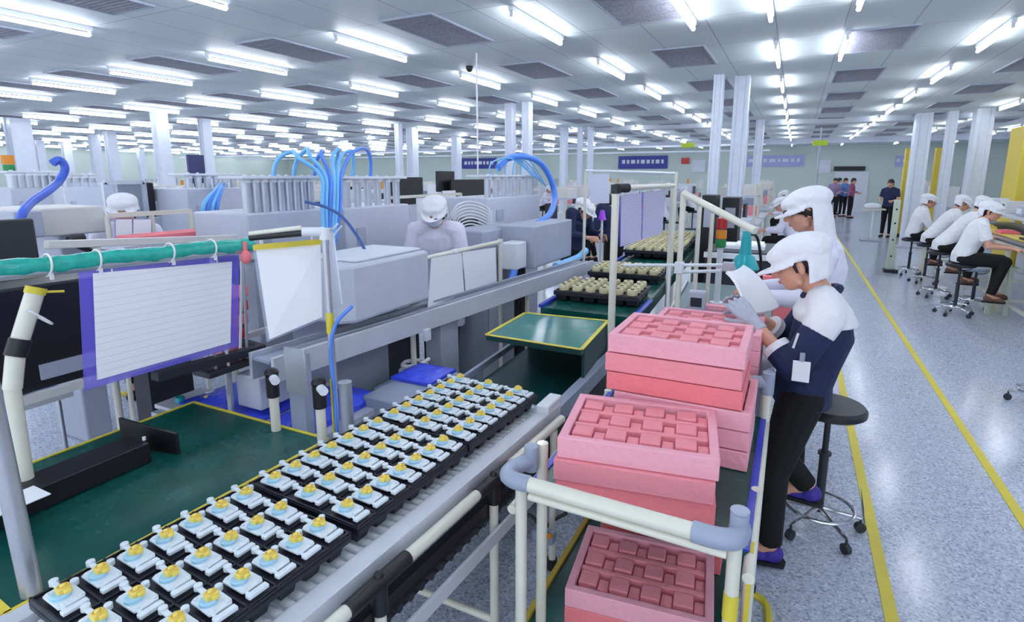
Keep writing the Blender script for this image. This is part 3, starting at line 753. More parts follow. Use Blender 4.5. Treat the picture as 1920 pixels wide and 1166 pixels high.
obj('rail', MB().cyl(at(1098, 320, y=5.2), at(1268, 325, y=5.2), .012), M_WHITE, t, world=True)
for u in (1098, 1268):
    q = at(u, 322, y=5.2); obj('post', MB().cyl((q.x, q.y, 0), q, .014), M_CREAM, t, world=True)
# ================================================================== pink foam cart
SZ = .795
t = thing('pipe_cart', 'cream pipe cart with grey elbows holding the pink foam trays', 'cart', (-.35, 1.8, 0))
# front rail with elbows
fl, fr = V((-.655, 1.30, .905)), V((-.075, 1.285, .905))
d = (fr - fl).normalized()
obj('front_rail', MB().cyl(fl + d * .05, fr - d * .075, .021), M_CREAM, t, world=True)
obj('rail_lower', MB().cyl(fl + d * .06 + V((0, .0, -.035)), fr - d * .0 + V((0, .0, -.035)), .012), M_CREAM, t, world=True)
obj('elbow', MB().tube([fr - d * .08, fr - d * .02, fr + V((.018, .02, 0)), fr + V((.022, .07, 0))], .026, 14, smooth=5).cyl(fr + V((.02, .05, -.02)), fr + V((.02, .05, .05)), .022).cyl(fr + V((.02, .05, .05)), fr + V((.02, .05, .058)), .023), M_GREYP, t, world=True, bev=.002)
obj('elbow', MB().tube([fl + d * .06, fl + d * .01, fl + V((-.018, .02, 0)), fl + V((-.022, .07, 0))], .024, 14, smooth=5).cyl(fl + V((.01, .12, -.03)), fl + V((.01, .12, .05)), .021).cyl(fl + V((-.02, .06, 0)), fl + V((.01, .13, 0)), .024), M_GREYP, t, world=True, bev=.002)
for nm, x, y, z1, yel in (('post', -.635, 1.33, .89, 0), ('post', -.06, 1.34, .89, 1), ('post', -.625, 1.46, .95, 0), ('post', -.034, 2.33, .925, 0), ('post', -.03, 1.75, .80, 0), ('post', -.68, 2.33, .80, 0)):
    lg = obj(nm, MB().cyl((x, y, .04), (x, y, z1), .017), M_CREAM, t, world=True)
    obj('foot', MB().cyl((x, y, 0), (x, y, .04), .024), M_BLACK, lg, world=True)
    if yel: obj('yellow_tape', MB().cyl((x, y, .66), (x, y, .73), .0185).box((x + .035, y + .12, .42), (.012, .05, .74)), M_YEL, lg, world=True)
obj('corner_tee', MB().cyl((-.034, 2.33, .90), (-.034, 2.33, .99), .024).cyl((-.034, 2.33, .945), (-.09, 2.33, .945), .024).cyl((-.034, 2.33, .96), (-.03, 2.42, .96), .02), M_GREYP, t, world=True, bev=.002)
for bx_ in (-.025, -.675): obj('side_rail', MB().cyl((bx_, 1.35, .775), (bx_ - .005, 2.33, .775), .015), M_CREAM, t, world=True)
obj('back_rail', MB().cyl((-.68, 2.36, .90), (-.05, 2.345, .945), .018), M_CREAM, t, world=True)
sh = obj('shelf', MB().box((-.355, 1.885, SZ - .01), (.64, .91, .018)), M_MAT, t, world=True, bev=.002)
for bx_ in (-.04, -.665): obj('blue_edge', MB().box((bx_, 1.885, SZ + .001), (.022, .91, .006)), M_BLUE, sh, world=True)
sh = obj('shelf', MB().box((-.37, 1.80, .305), (.62, 1.1, .018)), M_MAT, t, world=True, bev=.002)
obj('yellow_edge', MB().box((-.675, 1.80, .312), (.018, 1.1, .03)), M_YELP, sh, world=True)
obj('cross_pipe', MB().cyl((-.635, 1.33, .15), (-.06, 1.34, .15), .014).cyl((-.68, 1.33, .26), (-.68, 2.33, .26), .014), M_CREAM, t, world=True)

# foam trays
FW, FD, FH = .452, .355, .065
def foam_mb():
    m = MB(); w_, d_, h = FW, FD, FH
    bw = .026
    def rg(a, b_, z): return [(-a, -b_, z), (a, -b_, z), (a, b_, z), (-a, b_, z)]
    m = MB().rings([rg(w_ / 2, d_ / 2, 0), rg(w_ / 2, d_ / 2, h), rg(w_ / 2 - bw, d_ / 2 - bw, h), rg(w_ / 2 - bw, d_ / 2 - bw, .02)])
    return m
def foam_cells(seed):
    rnd = random.Random(seed); m = MB(); iw = FW - .052; idp = FD - .052
    for j in range(3):
        y = -idp / 2 + (j + .5) * idp / 3
        x = -iw / 2 + .004; i = 0
        if j: m.box((0, y - idp / 6 + .004, FH / 2 + .004), (iw - .001, .022, FH - .022))
        while x < iw / 2 - .02:
            wd = .062 if i % 2 == 0 else .038
            hh = FH - (.004 if i % 2 == 0 else .013)
            dd = idp / 3 * (.62 if i % 2 == 0 else .50)
            wd = min(wd, iw / 2 - x)
            m.box((x + wd / 2 + .001, y + (.006 if i % 2 == 0 else -.004), hh / 2 + .01), (wd - .002, dd, hh - .0205)); x += wd; i += 1
    return m
def dark_slots():
    m = MB()
    for j in range(3):
        for i in range(8): m.box((-.18 + i * .052, -.11 + j * .1 - .045, .0255), (.006, .02, .004))
    return m
ft = thing('foam_tray', 'x', 'foam tray')
obj('tray_body', foam_mb(), M_PINK, ft, bev=.003); obj('cell_blocks', foam_cells(3), M_PINK2, ft, bev=.004); 
ft2 = thing('foam_tray', 'x', 'foam tray')
obj('tray_body', foam_mb(), M_PINK2, ft2, bev=.003); obj('cell_blocks', foam_cells(3), M_PINK, ft2, bev=.004)
ft3 = thing('foam_tray', 'x', 'foam tray')
obj('tray_body', foam_mb(), M_PINK3, ft3, bev=.003); obj('cell_blocks', foam_cells(3), M_PINK, ft3, bev=.004)
used = set()
def place_foam(src, x, y, z, rz, lab, grp):
    if src.name not in used:
        used.add(src.name); src.location = (x, y, z); src.rotation_euler = (0, 0, rz); src['label'] = lab; src['group'] = grp
    else: dup(src, (x, y, z), rz, lab, grp)
n_ = 3
for k, (src, dx, dy) in enumerate([(ft3, .004, .004), (ft, 0, -.003), (ft2, .006, .01)]):
    place_foam(src, -.378 + dx, 1.635 + dy, SZ + .001 + k * (FH + .001), .155, 'pink foam tray in the front stack on the cart, %s of three' % ['bottom', 'middle', 'topmost'][k], 'front stack of pink foam trays')
nm = ['bottom', 'second from the bottom', 'third from the bottom', 'third from the top', 'second from the top', 'topmost']
for k, (src, dx, dy) in enumerate([(ft2, .03, .0), (ft2, .028, .004), (ft2, .03, 0), (ft3, .0, .003), (ft, -.006, 0), (ft2, 0, .006)]):
    place_foam(src, -.322 + dx, 2.025 + dy, SZ + .001 + k * (FH + .0035), .0, 'pink foam tray in the taller back stack on the cart, ' + nm[k], 'back stack of pink foam trays')
for k in range(3):
    place_foam(ft2, -.30, 2.56, .92 + k * (FH + .001), .0, 'pale pink foam tray in the low stack behind the tall stack, %s' % ['bottom', 'middle', 'topmost'][k], 'low stack behind')
one('side_shelf', MB().box((-.33, 2.58, .905), (.6, .45, .02)).box((-.6, 2.58, .45), (.03, .03, .88)).box((-.08, 2.75, .45), (.03, .03, .88)), M_GREYP, 'small grey shelf behind the cart carrying the low foam stack', 'shelf')
for k, src in enumerate((ft3, ft2)):
    place_foam(src, -.355, 1.70 + .0 * k, .315 + k * (FH + .001), .12, 'pink foam tray on the lower cart shelf, %s' % ['under another', 'with dark empty cells, on top'][k], 'foam trays on the lower shelf')
for k, src in enumerate((ft3, ft3)):
    place_foam(src, -.36, 2.13, .315 + k * (FH + .001), .02, 'deep pink foam tray at the back of the lower cart shelf, %s' % ['under another', 'on top'][k], 'foam trays at the back of the lower shelf')

# under conveyor bits
one('power_plug', MB().box(at(1020, 1003, y=2.0), (.10, .05, .05)).cyl(at(1020, 1003, y=1.985), at(1020, 1003, y=1.965), .02), M_GREYP, 'grey switch box with orange lamp under the conveyor', 'switch box', bev=.008)
q = at(1031, 1003, y=1.955); one('lamp_button', MB().cyl(q, q + V((0, -.012, 0)), .012), M_ORANGE, 'small orange lamp on the switch box under the conveyor', 'button')
one('coiled_cable', MB().tube([at(930 + 22 * k, 975 + 14 * math.sin(k * 1.9), y=2.1) for k in range(7)], .008, 8, smooth=5), M_BLACK, 'black cable hanging under the conveyor beside the switch box', 'cable')

# ================================================================== inspection bench behind the cart
t = thing('inspection_bench', 'grey topped inspection bench behind the pink foam cart', 'workbench', (-.3, 3.9, 0))
obj('table_top', MB().prism([(-.64, 2.95), (-.02, 2.95), (-.12, 5.2), (-.80, 5.2)], .77, .80), mat('bench_grey_green', '5f7577', .4), t, world=True, bev=.003)
obj('front_edge', MB().bar((-.655, 2.95, .78), (-.815, 5.2, .78), .02, .07), M_ALU, t, world=True)
for x, y in ((-.6, 3.0), (-.06, 3.0), (-.16, 5.1), (-.76, 5.1)): obj('leg', MB().box((x, y, .385), (.035, .035, .77)), M_CREAM, t, world=True)
def pink_box(u, v, zb_, y, w_, h, m, lab, dd=.12):
    p = at(u, v, y=y)
    b_ = one('foam_block', MB().box((p.x, y, zb_ + h / 2), (w_, dd, h)).box((p.x, y, zb_ + h + .006), (w_ * .8, dd * .7, .012)), m, lab, 'foam block', group='loose pink foam blocks', bev=.004)
pink_box(1293, 585, .80, 3.52, .13, .06, M_PINK3, 'deep pink foam block on the bench, leftmost of the row')
pink_box(1327, 588, .80, 3.50, .08, .07, M_PINK2, 'pale pink foam block in the middle of the bench row')
pink_box(1356, 590, .80, 3.52, .12, .06, M_PINK3, 'deep pink foam block right of the pale one')
pink_box(1340, 550, .80, 3.95, .26, .07, M_PINK2, 'long pale pink foam block at the back of the bench')
pink_box(1478, 568, .80, 4.15, .18, .11, M_PINK3, 'deep pink foam block beyond the papers, right', .15)
pink_box(1440, 505, .80, 4.8, .15, .16, M_PINK3, 'deep pink foam block behind the cone lamp')
for k, (u, v) in enumerate([(1300, 560), (1312, 556), (1326, 560), (1340, 562), (1354, 558), (1368, 562)]):
    p = at(u, v, y=3.66); m = MB().cyl((p.x, 3.66, .80), (p.x, 3.66, .875), .018, .022).cyl((p.x, 3.66, .875), (p.x, 3.66, .885), .010)
    one('steel_fitting', m, M_STEEL, 'small steel fitting standing behind the row of foam blocks, %s from the left' % ORD[k], 'fitting', group='steel fittings on the bench')
p = at(1383, 622, y=2.9)
one('bubble_bag', MB().ell((p.x, 2.98, .83), (.10, .07, .028)), M_PAPER, 'pale wrapped packet lying behind the tall foam stack', 'packet')
# ionizer / cylinder device
p = at(1398, 470, y=3.9)
t = thing('cone_lamp', 'teal cone shaped lamp shade with purple light, hanging over the bench', 'lamp', (p.x, 3.9, 1.20))
p0 = at(1396, 505, y=3.9)
obj('shade', MB().lathe((0, 0, p0.z - 1.20), [(.085, 0), (.09, .01), (.082, .03), (.058, .085), (.040, .10), (.034, .13), (.030, .20), (.02, .215), (.001, .215)], 24), M_CONE, t)
obj('ring', MB().lathe((0, 0, p0.z - 1.225), [(.06, 0), (.06, .03), (.001, .03)], 20), M_PURPLE, t)
obj('neck_clip', MB().box((0, 0, p0.z - 1.2 + .225), (.05, .03, .05)), M_CONE, t)
obj('stand', MB().tube([(0, 0, p0.z - 1.2 + .22), (.06, .08, p0.z - 1.2 + .2), (.1, .14, -.1), (.1, .14, -.40)], .009, 8, smooth=5), M_BLACK, t)
# signal tower
p = at(1351, 460, y=4.3)
t = thing('signal_tower', 'stacked signal light, red over amber over green, on a white pole', 'signal light', (p.x, 4.3, .80))
def sl_(v0, v1, m, nm):
    a = at(1351, v1, y=4.3).z - .8; b_ = at(1351, v0, y=4.3).z - .8
    obj(nm, MB().cyl((0, 0, a + .003), (0, 0, b_ - .003), .038, seg=18), m, t, bev=.004)
sl_(408, 430, M_LAMPRED, 'red_lamp'); sl_(430, 448, M_ORANGE, 'amber_lamp'); sl_(448, 464, M_GREEN, 'green_lamp')
b_ = at(1351, 464, y=4.3).z - .8
obj('pole', MB().cyl((0, 0, 0), (0, 0, b_), .022), M_WHITE, t); obj('base', MB().cyl((0, 0, 0), (0, 0, .03), .05), M_WHITE, t)
# darker equipment behind the signal tower
t = thing('dark_console', 'black topped console with papers behind the signal tower', 'console', (-.42, 6.0, 0))
obj('body', MB().box((-.42, 6.1, .52), (.62, .9, 1.04)), M_DARK, t, world=True, bev=.01)
obj('front_lip', MB().box((-.42, 5.63, 1.0), (.64, .03, .05)), M_WHITE, t, world=True)
one('paper_pile', MB().box((-.42, 6.0, 1.06), (.4, .3, .035)).box((-.36, 6.05, 1.085), (.25, .3, .012)), M_PAPER, 'pile of white papers on the black topped console', 'papers')
for k, (u, h_, w_) in enumerate(((1332, 1.52, .16), (1372, 1.48, .2))):
    p = at(u, 400, y=7.2 + k * .5)
    t = thing('black_rack', 'narrow black equipment rack behind the diagonal pipe, %s one' % ['left', 'right'][k], 'rack', (p.x, p.y, 0))
    obj('body', MB().box((0, 0, h_ / 2), (w_, .4, h_)), M_BLACK, t, bev=.006); obj('panel', MB().box((0, -.203, h_ - .25), (w_ * .6, .01, .25)), M_MACH3, t)
# bench instruments
t = thing('bench_gauge', 'small white gauge box with a dark display standing on the bench behind the cross pipe', 'gauge', (at(1309, 530, y=3.8).x, 3.8, .80))
obj('case', MB().box((0, 0, .10), (.11, .08, .20)), M_MACH, t, bev=.01); obj('display', MB().box((0, -.042, .13), (.07, .008, .06)), M_DARK, t)
one('teal_bin', MB().box((at(1330, 560, y=3.75).x - .09, 3.80, .83), (.1, .1, .06)), M_CONE, 'low teal bin beside the gauge box on the bench', 'bin', bev=.006)
p = at(1220, 575, y=3.3)
t = thing('cable_bundle', 'tangled dark red cable bundle beside the white pipe post', 'cables', (p.x, 3.3, .6))
random.seed(5)
for k in range(6):
    obj('cable', MB().tube([(random.uniform(-.05, .05), random.uniform(-.05, .05), z_ * .07 - .05) for z_ in range(6)], .010, 8, smooth=5), mat('dark_red_cable', '6a2a26', .5) if k % 2 else M_KHAKI, t)
obj('holder', MB().box((0, 0, -.3), (.10, .1, .5)), M_DARK, t)
# ================================================================== people
def remesh(o, vox, it=3):
    md = o.modifiers.new('remesh', 'REMESH'); md.mode = 'VOXEL'; md.voxel_size = vox; md.use_smooth_shade = True
    if it:
        sm = o.modifiers.new('smooth', 'SMOOTH'); sm.iterations = it; sm.factor = .5
def sec(m, secs, seg=20):
    """loft through elliptical sections (centre, half depth x, half width y, tilt)"""
    rr = []
    for c, a, b_, tl in secs:
        R = Matrix.Rotation(tl, 3, 'Y')
        rr.append([V(c) + R @ V((a * math.cos(q), b_ * math.sin(q), 0)) for q in [2 * PI * k / seg for k in range(seg)]])
    m.rings(rr)
def hand(m, wr, d, nrm, side, curl=.5, s=1.0, grow=0.0):
    """palm and five fingers: d points along the hand, nrm out of the palm, side=+1 thumb towards d x nrm"""
    d = V(d).normalized(); nrm = V(nrm); nrm = (nrm - d * nrm.dot(d)).normalized(); x = d.cross(nrm) * side; wr = V(wr)
    for k in range(4):
        u = (1.5 - k) / 1.5
        m.cap(wr + x * .012 * u * s, .016 * s + grow, wr + d * .075 * s + x * .030 * u * s, .0125 * s + grow, 8)
    L = (.072, .080, .074, .058)
    for k in range(4):
        u = (1.5 - k) / 1.5; p = wr + d * .078 * s + x * .031 * u * s; dd = (d + x * .10 * u).normalized(); r_ = .0088 * s + grow
        for q, fr in enumerate((.42, .32, .26)):
            an = curl * (1 + .12 * k) * (.55, .9, .7)[q]
            dd = (dd * math.cos(an) + nrm * math.sin(an)).normalized()
            p2 = p + dd * L[k] * fr * s; m.cap(p, r_, p2, r_ * .9, 8); p = p2; r_ *= .92
    p = wr + d * .022 * s + x * .024 * s; dd = (d * .62 + x * .70 + nrm * .35).normalized(); r_ = .0115 * s + grow
    for fr in (.040, .032, .026):
        p2 = p + dd * fr * s; m.cap(p, r_, p2, r_ * .9, 8); p = p2; r_ *= .9; dd = (dd + d * .35 + nrm * .25 * (1 + curl)).normalized()
def head_parts(m, hc, pitch, turn=0.0):
    R = Matrix.Rotation(turn, 3, 'Z') @ Matrix.Rotation(pitch, 3, 'Y'); hc = V(hc)
    def q(x, y, z): return hc + R @ V((x, y, z))
    m.ell(q(-.012, 0, .022), (.094, .074, .088), R)
    m.ell(q(.018, 0, -.035), (.066, .060, .078), R)
    m.ell(q(.045, 0, -.088), (.030, .034, .024), R)
    for s in (-1, 1):
        m.ell(q(.048, s * .034, -.028), (.030, .026, .028), R)
        m.ell(q(-.012, s * .075, -.02), (.016, .010, .031), R)
        m.cap(q(.010, s * .052, -.075), .018, q(.045, s * .020, -.093), .016, 8)
    m.cap(q(.080, 0, .008), .010, q(.100, 0, -.030), .0135, 8)
    for s in (-1, 1): m.ell(q(.090, s * .011, -.034), (.010, .009, .008), R)
    m.ell(q(.076, 0, -.060), (.014, .024, .007), R); m.ell(q(.072, 0, -.069), (.013, .020, .007), R)
    m.box(q(.072, 0, .015), (.02, .09, .010), R)
    return q, R
def face_parts(par, q, R, vox=None):
    for s in (-1, 1):
        e = obj('eye', MB().ell(q(.078, s * .031, -.006), (.010, .014, .009), R, 10, 8), M_WHITE, par)
        obj('iris', MB().ell(q(.0865, s * .031, -.008), (.003, .006, .006), R, 8, 6), M_BLACK, e)
        obj('eyebrow', MB().cap(q(.082, s * .016, .014), .004, q(.070, s * .048, .014), .003, 6), M_HAIR, par)
    obj('mouth', MB().ell(q(.086, 0, -.062), (.006, .019, .0035), R, 10, 8).ell(q(.084, 0, -.068), (.006, .015, .004), R, 10, 8), M_LIP, par)
def cap_mesh(q, R, drape=.0, brim=1.0, hood=False):
    """soft work cap: puffed crown, brim and the cloth over the nape, one cloth volume (remeshed by the caller)"""
    m = MB()
    m.ell(q(-.030, 0, .058), (.118, .100, .062), R, 24, 14)
    m.ell(q(-.060, 0, .045), (.095, .098, .062), R, 24, 14)
    m.ell(q(.010, 0, .048), (.100, .090, .050), R, 24, 14)
    m.tube([q(-.020 + .104 * math.cos(a), .088 * math.sin(a), .022) for a in [2 * PI * k / 24 for k in range(24)]], .013, 8, close=True)
    # brim
    n = 15; b_ = []
    for off in (.0, .012):
        rowi = [q(-.006 + .085 * math.cos(a), .088 * math.sin(a), .018 + off) for a in [(-1.45 + 2.9 * j / (n - 1)) for j in range(n)]]
        rowo = [q(-.006 + (.100 + .080 * brim * math.cos(a)) * math.cos(a), .108 * math.sin(a), .002 - .016 * math.cos(a) + off) for a in [(-1.45 + 2.9 * j / (n - 1)) for j in range(n)]]
        b_.append(rowi + rowo[::-1])
    m.rings(b_)
    if drape:
        L = drape; fw = 1.30 if not hood else 1.45; rows = 7; n = 16; outer = []; inner = []
        for i in range(rows + 1):
            f_ = i / rows; ro_, ri_ = [], []
            for j in range(n):
                a = PI - fw + 2 * fw * j / (n - 1); k = 1.06 + .10 * math.sin(f_ * PI * .8) + (.16 * f_ if hood else 0); fold = .005 * math.sin(j * 1.9) * f_
                for lst, dd in ((ro_, .006), (ri_, -.008)):
                    lst.append(q(-.020 + (.104 * k + dd + fold) * math.cos(a), (.088 * k + dd + fold) * math.sin(a), .03) + V((-.12 * L * f_, 0, -L * f_)))
            outer.append(ro_); inner.append(ri_)
        m.rings([o_ + i_[::-1] for o_, i_ in zip(outer, inner)])
    return m

def person(label, loc, rz, J, top=M_SHIRT, bottom=M_TROUS, skin=M_SKIN, vox=.009, hand_res=True, sleeve='long', coat=False, drape=.0, glove=False, mask=False, pitch=.25, turn=0.0, capm=M_CAP, hair=True, group=None, brim=1.0, shoe=M_SOLE, shoulder_m=None, legs=True, curl=.5, cap=True, bulk=1.0, detail=True, fringe=False):
    t = thing('person', label, 'person', loc, rz, group)
    P = {k: V(v) for k, v in J.items()}
    m = MB()
    q, R = head_parts(m, P['head'], pitch, turn)
    hb = P['head'] + R @ V((-.02, 0, -.05))
    m.cap(hb, .050, P['neck'], .052, 12)
    hip, ch, nk = P['hip'], P['chest'], P['neck']
    tilt = math.atan2((ch - hip).x, (ch - hip).z)
    tl2 = math.atan2((nk - ch).x, (nk - ch).z)
    mid = hip.lerp(ch, .5)
    sec(m, [(hip + V((0, 0, -.07)), .07, .11, 0), (hip, .095, .15, tilt * .5), (mid, .080, .125, tilt), (ch, .098, .145, tilt), (ch.lerp(nk, .5), .085, .135, tl2), (nk, .05, .06, tl2)])
    for s in ('l', 'r'):
        sh, el, wr, kn, an = P['sh' + s], P['el' + s], P['wr' + s], P['kn' + s], P['an' + s]
        hj = hip + V((0, .085 if s == 'l' else -.085, -.03))
        m.cap(sh, .045, el, .036, 10); m.cap(el, .036, wr, .024, 10); m.cap(nk, .05, sh, .045, 10)
        if legs: m.cap(hj, .075, kn, .052, 12); m.cap(kn, .050, an, .034, 12)
        hd = P.get('hd' + s, (wr - el).normalized()); hn = P.get('hn' + s, V((0, 0, -1)))
        hand(m, wr, hd, hn, (1 if s == 'l' else -1) * P.get('hs', V((1, 0, 0))).x, curl, .95)
        if legs: m.cap(an, .034, an + V((.10, 0, -.035)), .030, 8)
    body = obj('body', m, skin, t); remesh(body, vox, 2)
    if detail: face_parts(body, q, R)
    # hair
    if hair:
        h = MB()
        h.ell(q(-.030, 0, .018), (.090, .0805, .083), R)
        for s in (-1, 1): h.cap(q(-.035, s * .064, .02), .020, q(-.050, s * .052, -.065), .020, 8); h.cap(q(.012, s * .066, .025), .012, q(.006, s * .070, -.030), .006, 8); h.cap(q(.070, s * .012, .040), .014, q(.060, s * .045, .028), .012, 8)
        h.ell(q(-.06, 0, -.02), (.05, .066, .06), R)
        if fringe:
            h.tube([q(-.03, .072, -.03), q(.02, .074, .0), q(.060, .056, .012), q(.084, .028, .012), q(.089, 0, .012), q(.084, -.028, .012), q(.060, -.056, .012), q(.02, -.074, .0)], .017, 8, smooth=3); h.cap(q(-.045, .058, .0), .028, q(-.05, .05, -.07), .024, 8)
        if not cap: h.ell(q(-.020, 0, .045), (.094, .080, .078), R)
        obj('hair', h, M_HAIR, t)
    if cap:
        cp = obj('cap', cap_mesh(q, R, drape, brim, drape > .2), capm, t); remesh(cp, .0055 if vox < .0085 else .008, 4 if vox < .0085 else 3)
    if mask:
        mk = MB().ell(q(.040, 0, -.055), (.058, .062, .048), R)
        obj('face_mask', mk, mat('mask_blue_white', 'cfdbec', .8), t)
    # top
    g = MB(); B = bulk; hem = P.get('hem', V((0, 0, -.06)))
    hz = hip + V((0, 0, hem.z))
    sc = [(hz, .118 * B, .168 * B, 0), (hip + V((0, 0, .02)), .115 * B, .165 * B, tilt * .4), (mid, .112 * B, .155 * B, tilt), (ch, .122 * B, .168 * B, tilt), (ch.lerp(nk, .55), .105 * B, .155 * B, tl2), (nk + (nk - ch).normalized() * .005, .066, .075, tl2)]
    if coat: sc = [(hip + V((.0, 0, -.40)), .17, .20, 0)] + [(hip + V((0, 0, -.15)), .13, .185, 0)] + sc[1:]
    sec(g, sc, 24)
    for s in ('l', 'r'):
        sh, el, wr = P['sh' + s], P['el' + s], P['wr' + s]
        g.cap(nk.lerp(sh, .3), .066, sh, .066 * B, 10)
        if sleeve == 'long': g.cap(sh, .064 * B, el, .056 * B, 12); g.tube([el, el.lerp(wr, .5), el.lerp(wr, .86)], [.055 * B, .048 * B, .042 * B], 12)
        elif sleeve == 'three': g.cap(sh, .066 * B, el, .060 * B, 12); g.tube([el, el.lerp(wr, .42)], [.058 * B, .055 * B], 12)
        else: g.tube([sh, sh.lerp(el, .72)], [.064 * B, .062 * B], 12); g.ell(sh, (.066 * B,) * 3)
    tp = obj('jacket' if top is M_NAVY else ('coat' if coat else 'shirt'), g, top, t); remesh(tp, vox, 3)
    if legs:
        b_ = MB()
        b_.ell(hip + V((0, 0, -.02)), (.112, .158, .10))
        for s in ('l', 'r'):
            kn, an = P['kn' + s], P['an' + s]; hj = hip + V((0, .085 if s == 'l' else -.085, -.03))
            b_.cap(hj, .092, kn, .068, 12); b_.ell(kn, (.068, .068, .068)); b_.tube([kn, kn.lerp(an, .5), an.lerp(kn, .06)], [.066, .056, .050], 12)
        o = obj('trousers', b_, bottom, t); remesh(o, vox, 3)
        for s in ('l', 'r'):
            an = P['an' + s]; f = P.get('ft' + s, V((1, 0, 0))).normalized(); sd = V((-f.y, f.x, 0)); R2 = Matrix((f, sd, V((0, 0, 1)))).transposed()
            z0 = an.z - .075
            sh_ = MB().ell(an + V((0, 0, -.025)) - f * .01, (.05, .042, .045), R2).ell(an + f * .06 + V((0, 0, -.038)), (.095, .040, .034), R2).ell(an + f * .11 + V((0, 0, -.045)), (.055, .042, .026), R2)
            so = obj('shoe', sh_, shoe, t); remesh(so, max(.006, vox * .8), 2)
            obj('sole', MB().rings([[an + R2 @ V((x_, y_, -.075 + dz)) for x_, y_ in ((-.06, -.03), (.0, -.038), (.10, -.044), (.155, -.026), (.165, 0), (.155, .026), (.10, .042), (.0, .036), (-.06, .03), (-.07, 0))] for dz in (0, .018)]), M_SOLE, so)
    t['_'] = 0; del t['_']
    return t, P, q, R, body, tp

# ---------- standing inspector at the cart
lady_loc = (.10, 2.66, 0)
J = dict(head=(.07, .0, 1.385), neck=(-.035, 0, 1.255), chest=(-.055, 0, 1.10), hip=(.0, .0, .85),
         shl=(-.055, .165, 1.195), shr=(-.03, -.165, 1.195), ell=(.05, .215, .985), elr=(.08, -.21, .99), wrl=(.215, .12, 1.135), wrr=(.235, -.10, 1.13),
         knl=(.085, .09, .46), knr=(.07, -.10, .47), anl=(.07, .09, .085), anr=(-.07, -.14, .30), ftl=(1, .1, 0), ftr=(1, -.2, 0),
         hdl=(.62, -.25, .55), hnl=(.2, -.9, -.15), hdr=(.6, .25, .55), hnr=(.2, .9, -.2), hem=(0, 0, -.075))
lady, LPj, q, R, lbody, ljk = person('woman in navy jacket with white shoulders, inspecting white papers at the pink foam cart', lady_loc, PI, J, top=M_NAVY, vox=.006, sleeve='three', drape=.12, pitch=.36, shoe=M_SHOE, curl=.45, brim=.9)
# white shoulder yoke
g = MB()
nk, ch = V(J['neck']), V(J['chest'])
sec(g, [(ch + V((-.004, 0, .045)), .1255, .1705, -.05), (ch.lerp(nk, .6), .113, .163, .05), (nk + V((-.004, 0, .0)), .072, .085, .05)], 24)
for s in ('l', 'r'):
    sh, el = V(J['sh' + s]), V(J['el' + s]); g.cap(nk.lerp(sh, .3), .071, sh, .0705, 12); g.tube([sh, sh.lerp(el, .30)], [.0705, .067], 12)
yo = obj('shoulder_yoke', g, M_SHIRT, ljk); remesh(yo, .006, 2)
obj('collar', MB().tube([nk + V((.062 * math.cos(a) + .0, .064 * math.sin(a), .010 + .022 * math.cos(a) * -1)) for a in [2 * PI * k / 18 for k in range(18)]], .019, 8, close=True), M_NAVY, ljk)
for s in ('l', 'r'):
    el, wr = V(J['el' + s]), V(J['wr' + s]); d = (wr - el).normalized()
    obj('cuff', MB().tube([el.lerp(wr, .34), el.lerp(wr, .46)], [.059, .058], 16), M_SHIRT, ljk)
    gl = MB(); gl.tube([wr - d * .05, wr - d * .02, wr + d * .02], [.032, .029, .030], 12); hand(gl, wr, J['hd' + s], J['hn' + s], 1 if s == 'l' else -1, .45, .97, .0028)
    go = obj('glove', gl, M_GLOVE, lady); remesh(go, .004, 1)
# badge and pen on the sleeve
sh, el = V(J['shl']), V(J['ell']); c = sh.lerp(el, .62) + V((.012, .082, -.03))
bd = obj('id_badge', MB().box(c + V((0, .004, -.04)), (.062, .004, .085)), M_PAPER, ljk, bev=.002)
obj('badge_clip', MB().box(c + V((0, .004, .018)), (.018, .006, .035)), M_GREYP, bd); obj('pen', MB().cyl(c + V((.035, .0, .05)), c + V((.022, -.004, .11)), .0045, seg=8), M_WHITE, bd)
# papers held
def sheet_stack(label, pts_, th, m=M_PAPER):
    """curved sheets: rows of world points"""
    rows = pts_; n = len(rows[0]); mb = MB(); A = [V(p) for r_ in rows for p in r_]
    nn = (A[n] - A[0]).cross(A[1] - A[0]).normalized() * th; B_ = [p + nn for p in A]; N = len(A); F = []
    R_ = len(rows)
    for i in range(R_ - 1):
        for j in range(n - 1):
            a = i * n + j; F.append((a, a + 1, a + n + 1, a + n)); F.append((N + a, N + a + n, N + a + n + 1, N + a + 1))
    for i in range(R_ - 1):
        a = i * n; F.append((a, a + n, N + a + n, N + a)); a += n - 1; F.append((a, N + a, N + a + n, a + n))
    for j in range(n - 1):
        a = (R_ - 1) * n + j; F.append((a, a + 1, N + a + 1, N + a)); F.append((j, N + j, N + j + 1, j + 1))
    mb.add(A + B_, F); return one('paper_bundle', mb, m, label, 'papers')
rows = []
c0, c1, c2, c3 = at(1362, 512, y=2.62), at(1388, 500, y=2.86), at(1455, 592, y=2.86), at(1392, 590, y=2.62)
c0 = at(1360, 512, y=2.72); c1 = at(1392, 500, y=2.9); c2 = at(1458, 578, y=2.9); c3 = at(1400, 590, y=2.60)
for i in range(6):
    f_ = i / 5; a = c0.lerp(c3, f_); b_ = c1.lerp(c2, f_); bulge = V((0, 0, .03 * math.sin(f_ * PI)))
    rows.append([a.lerp(b_, j / 4) + bulge + V((0, 0, -.012 * math.sin(j / 4 * PI))) for j in range(5)])
sheet_stack('curved bundle of white papers held by the woman in the navy jacket', rows, .012)

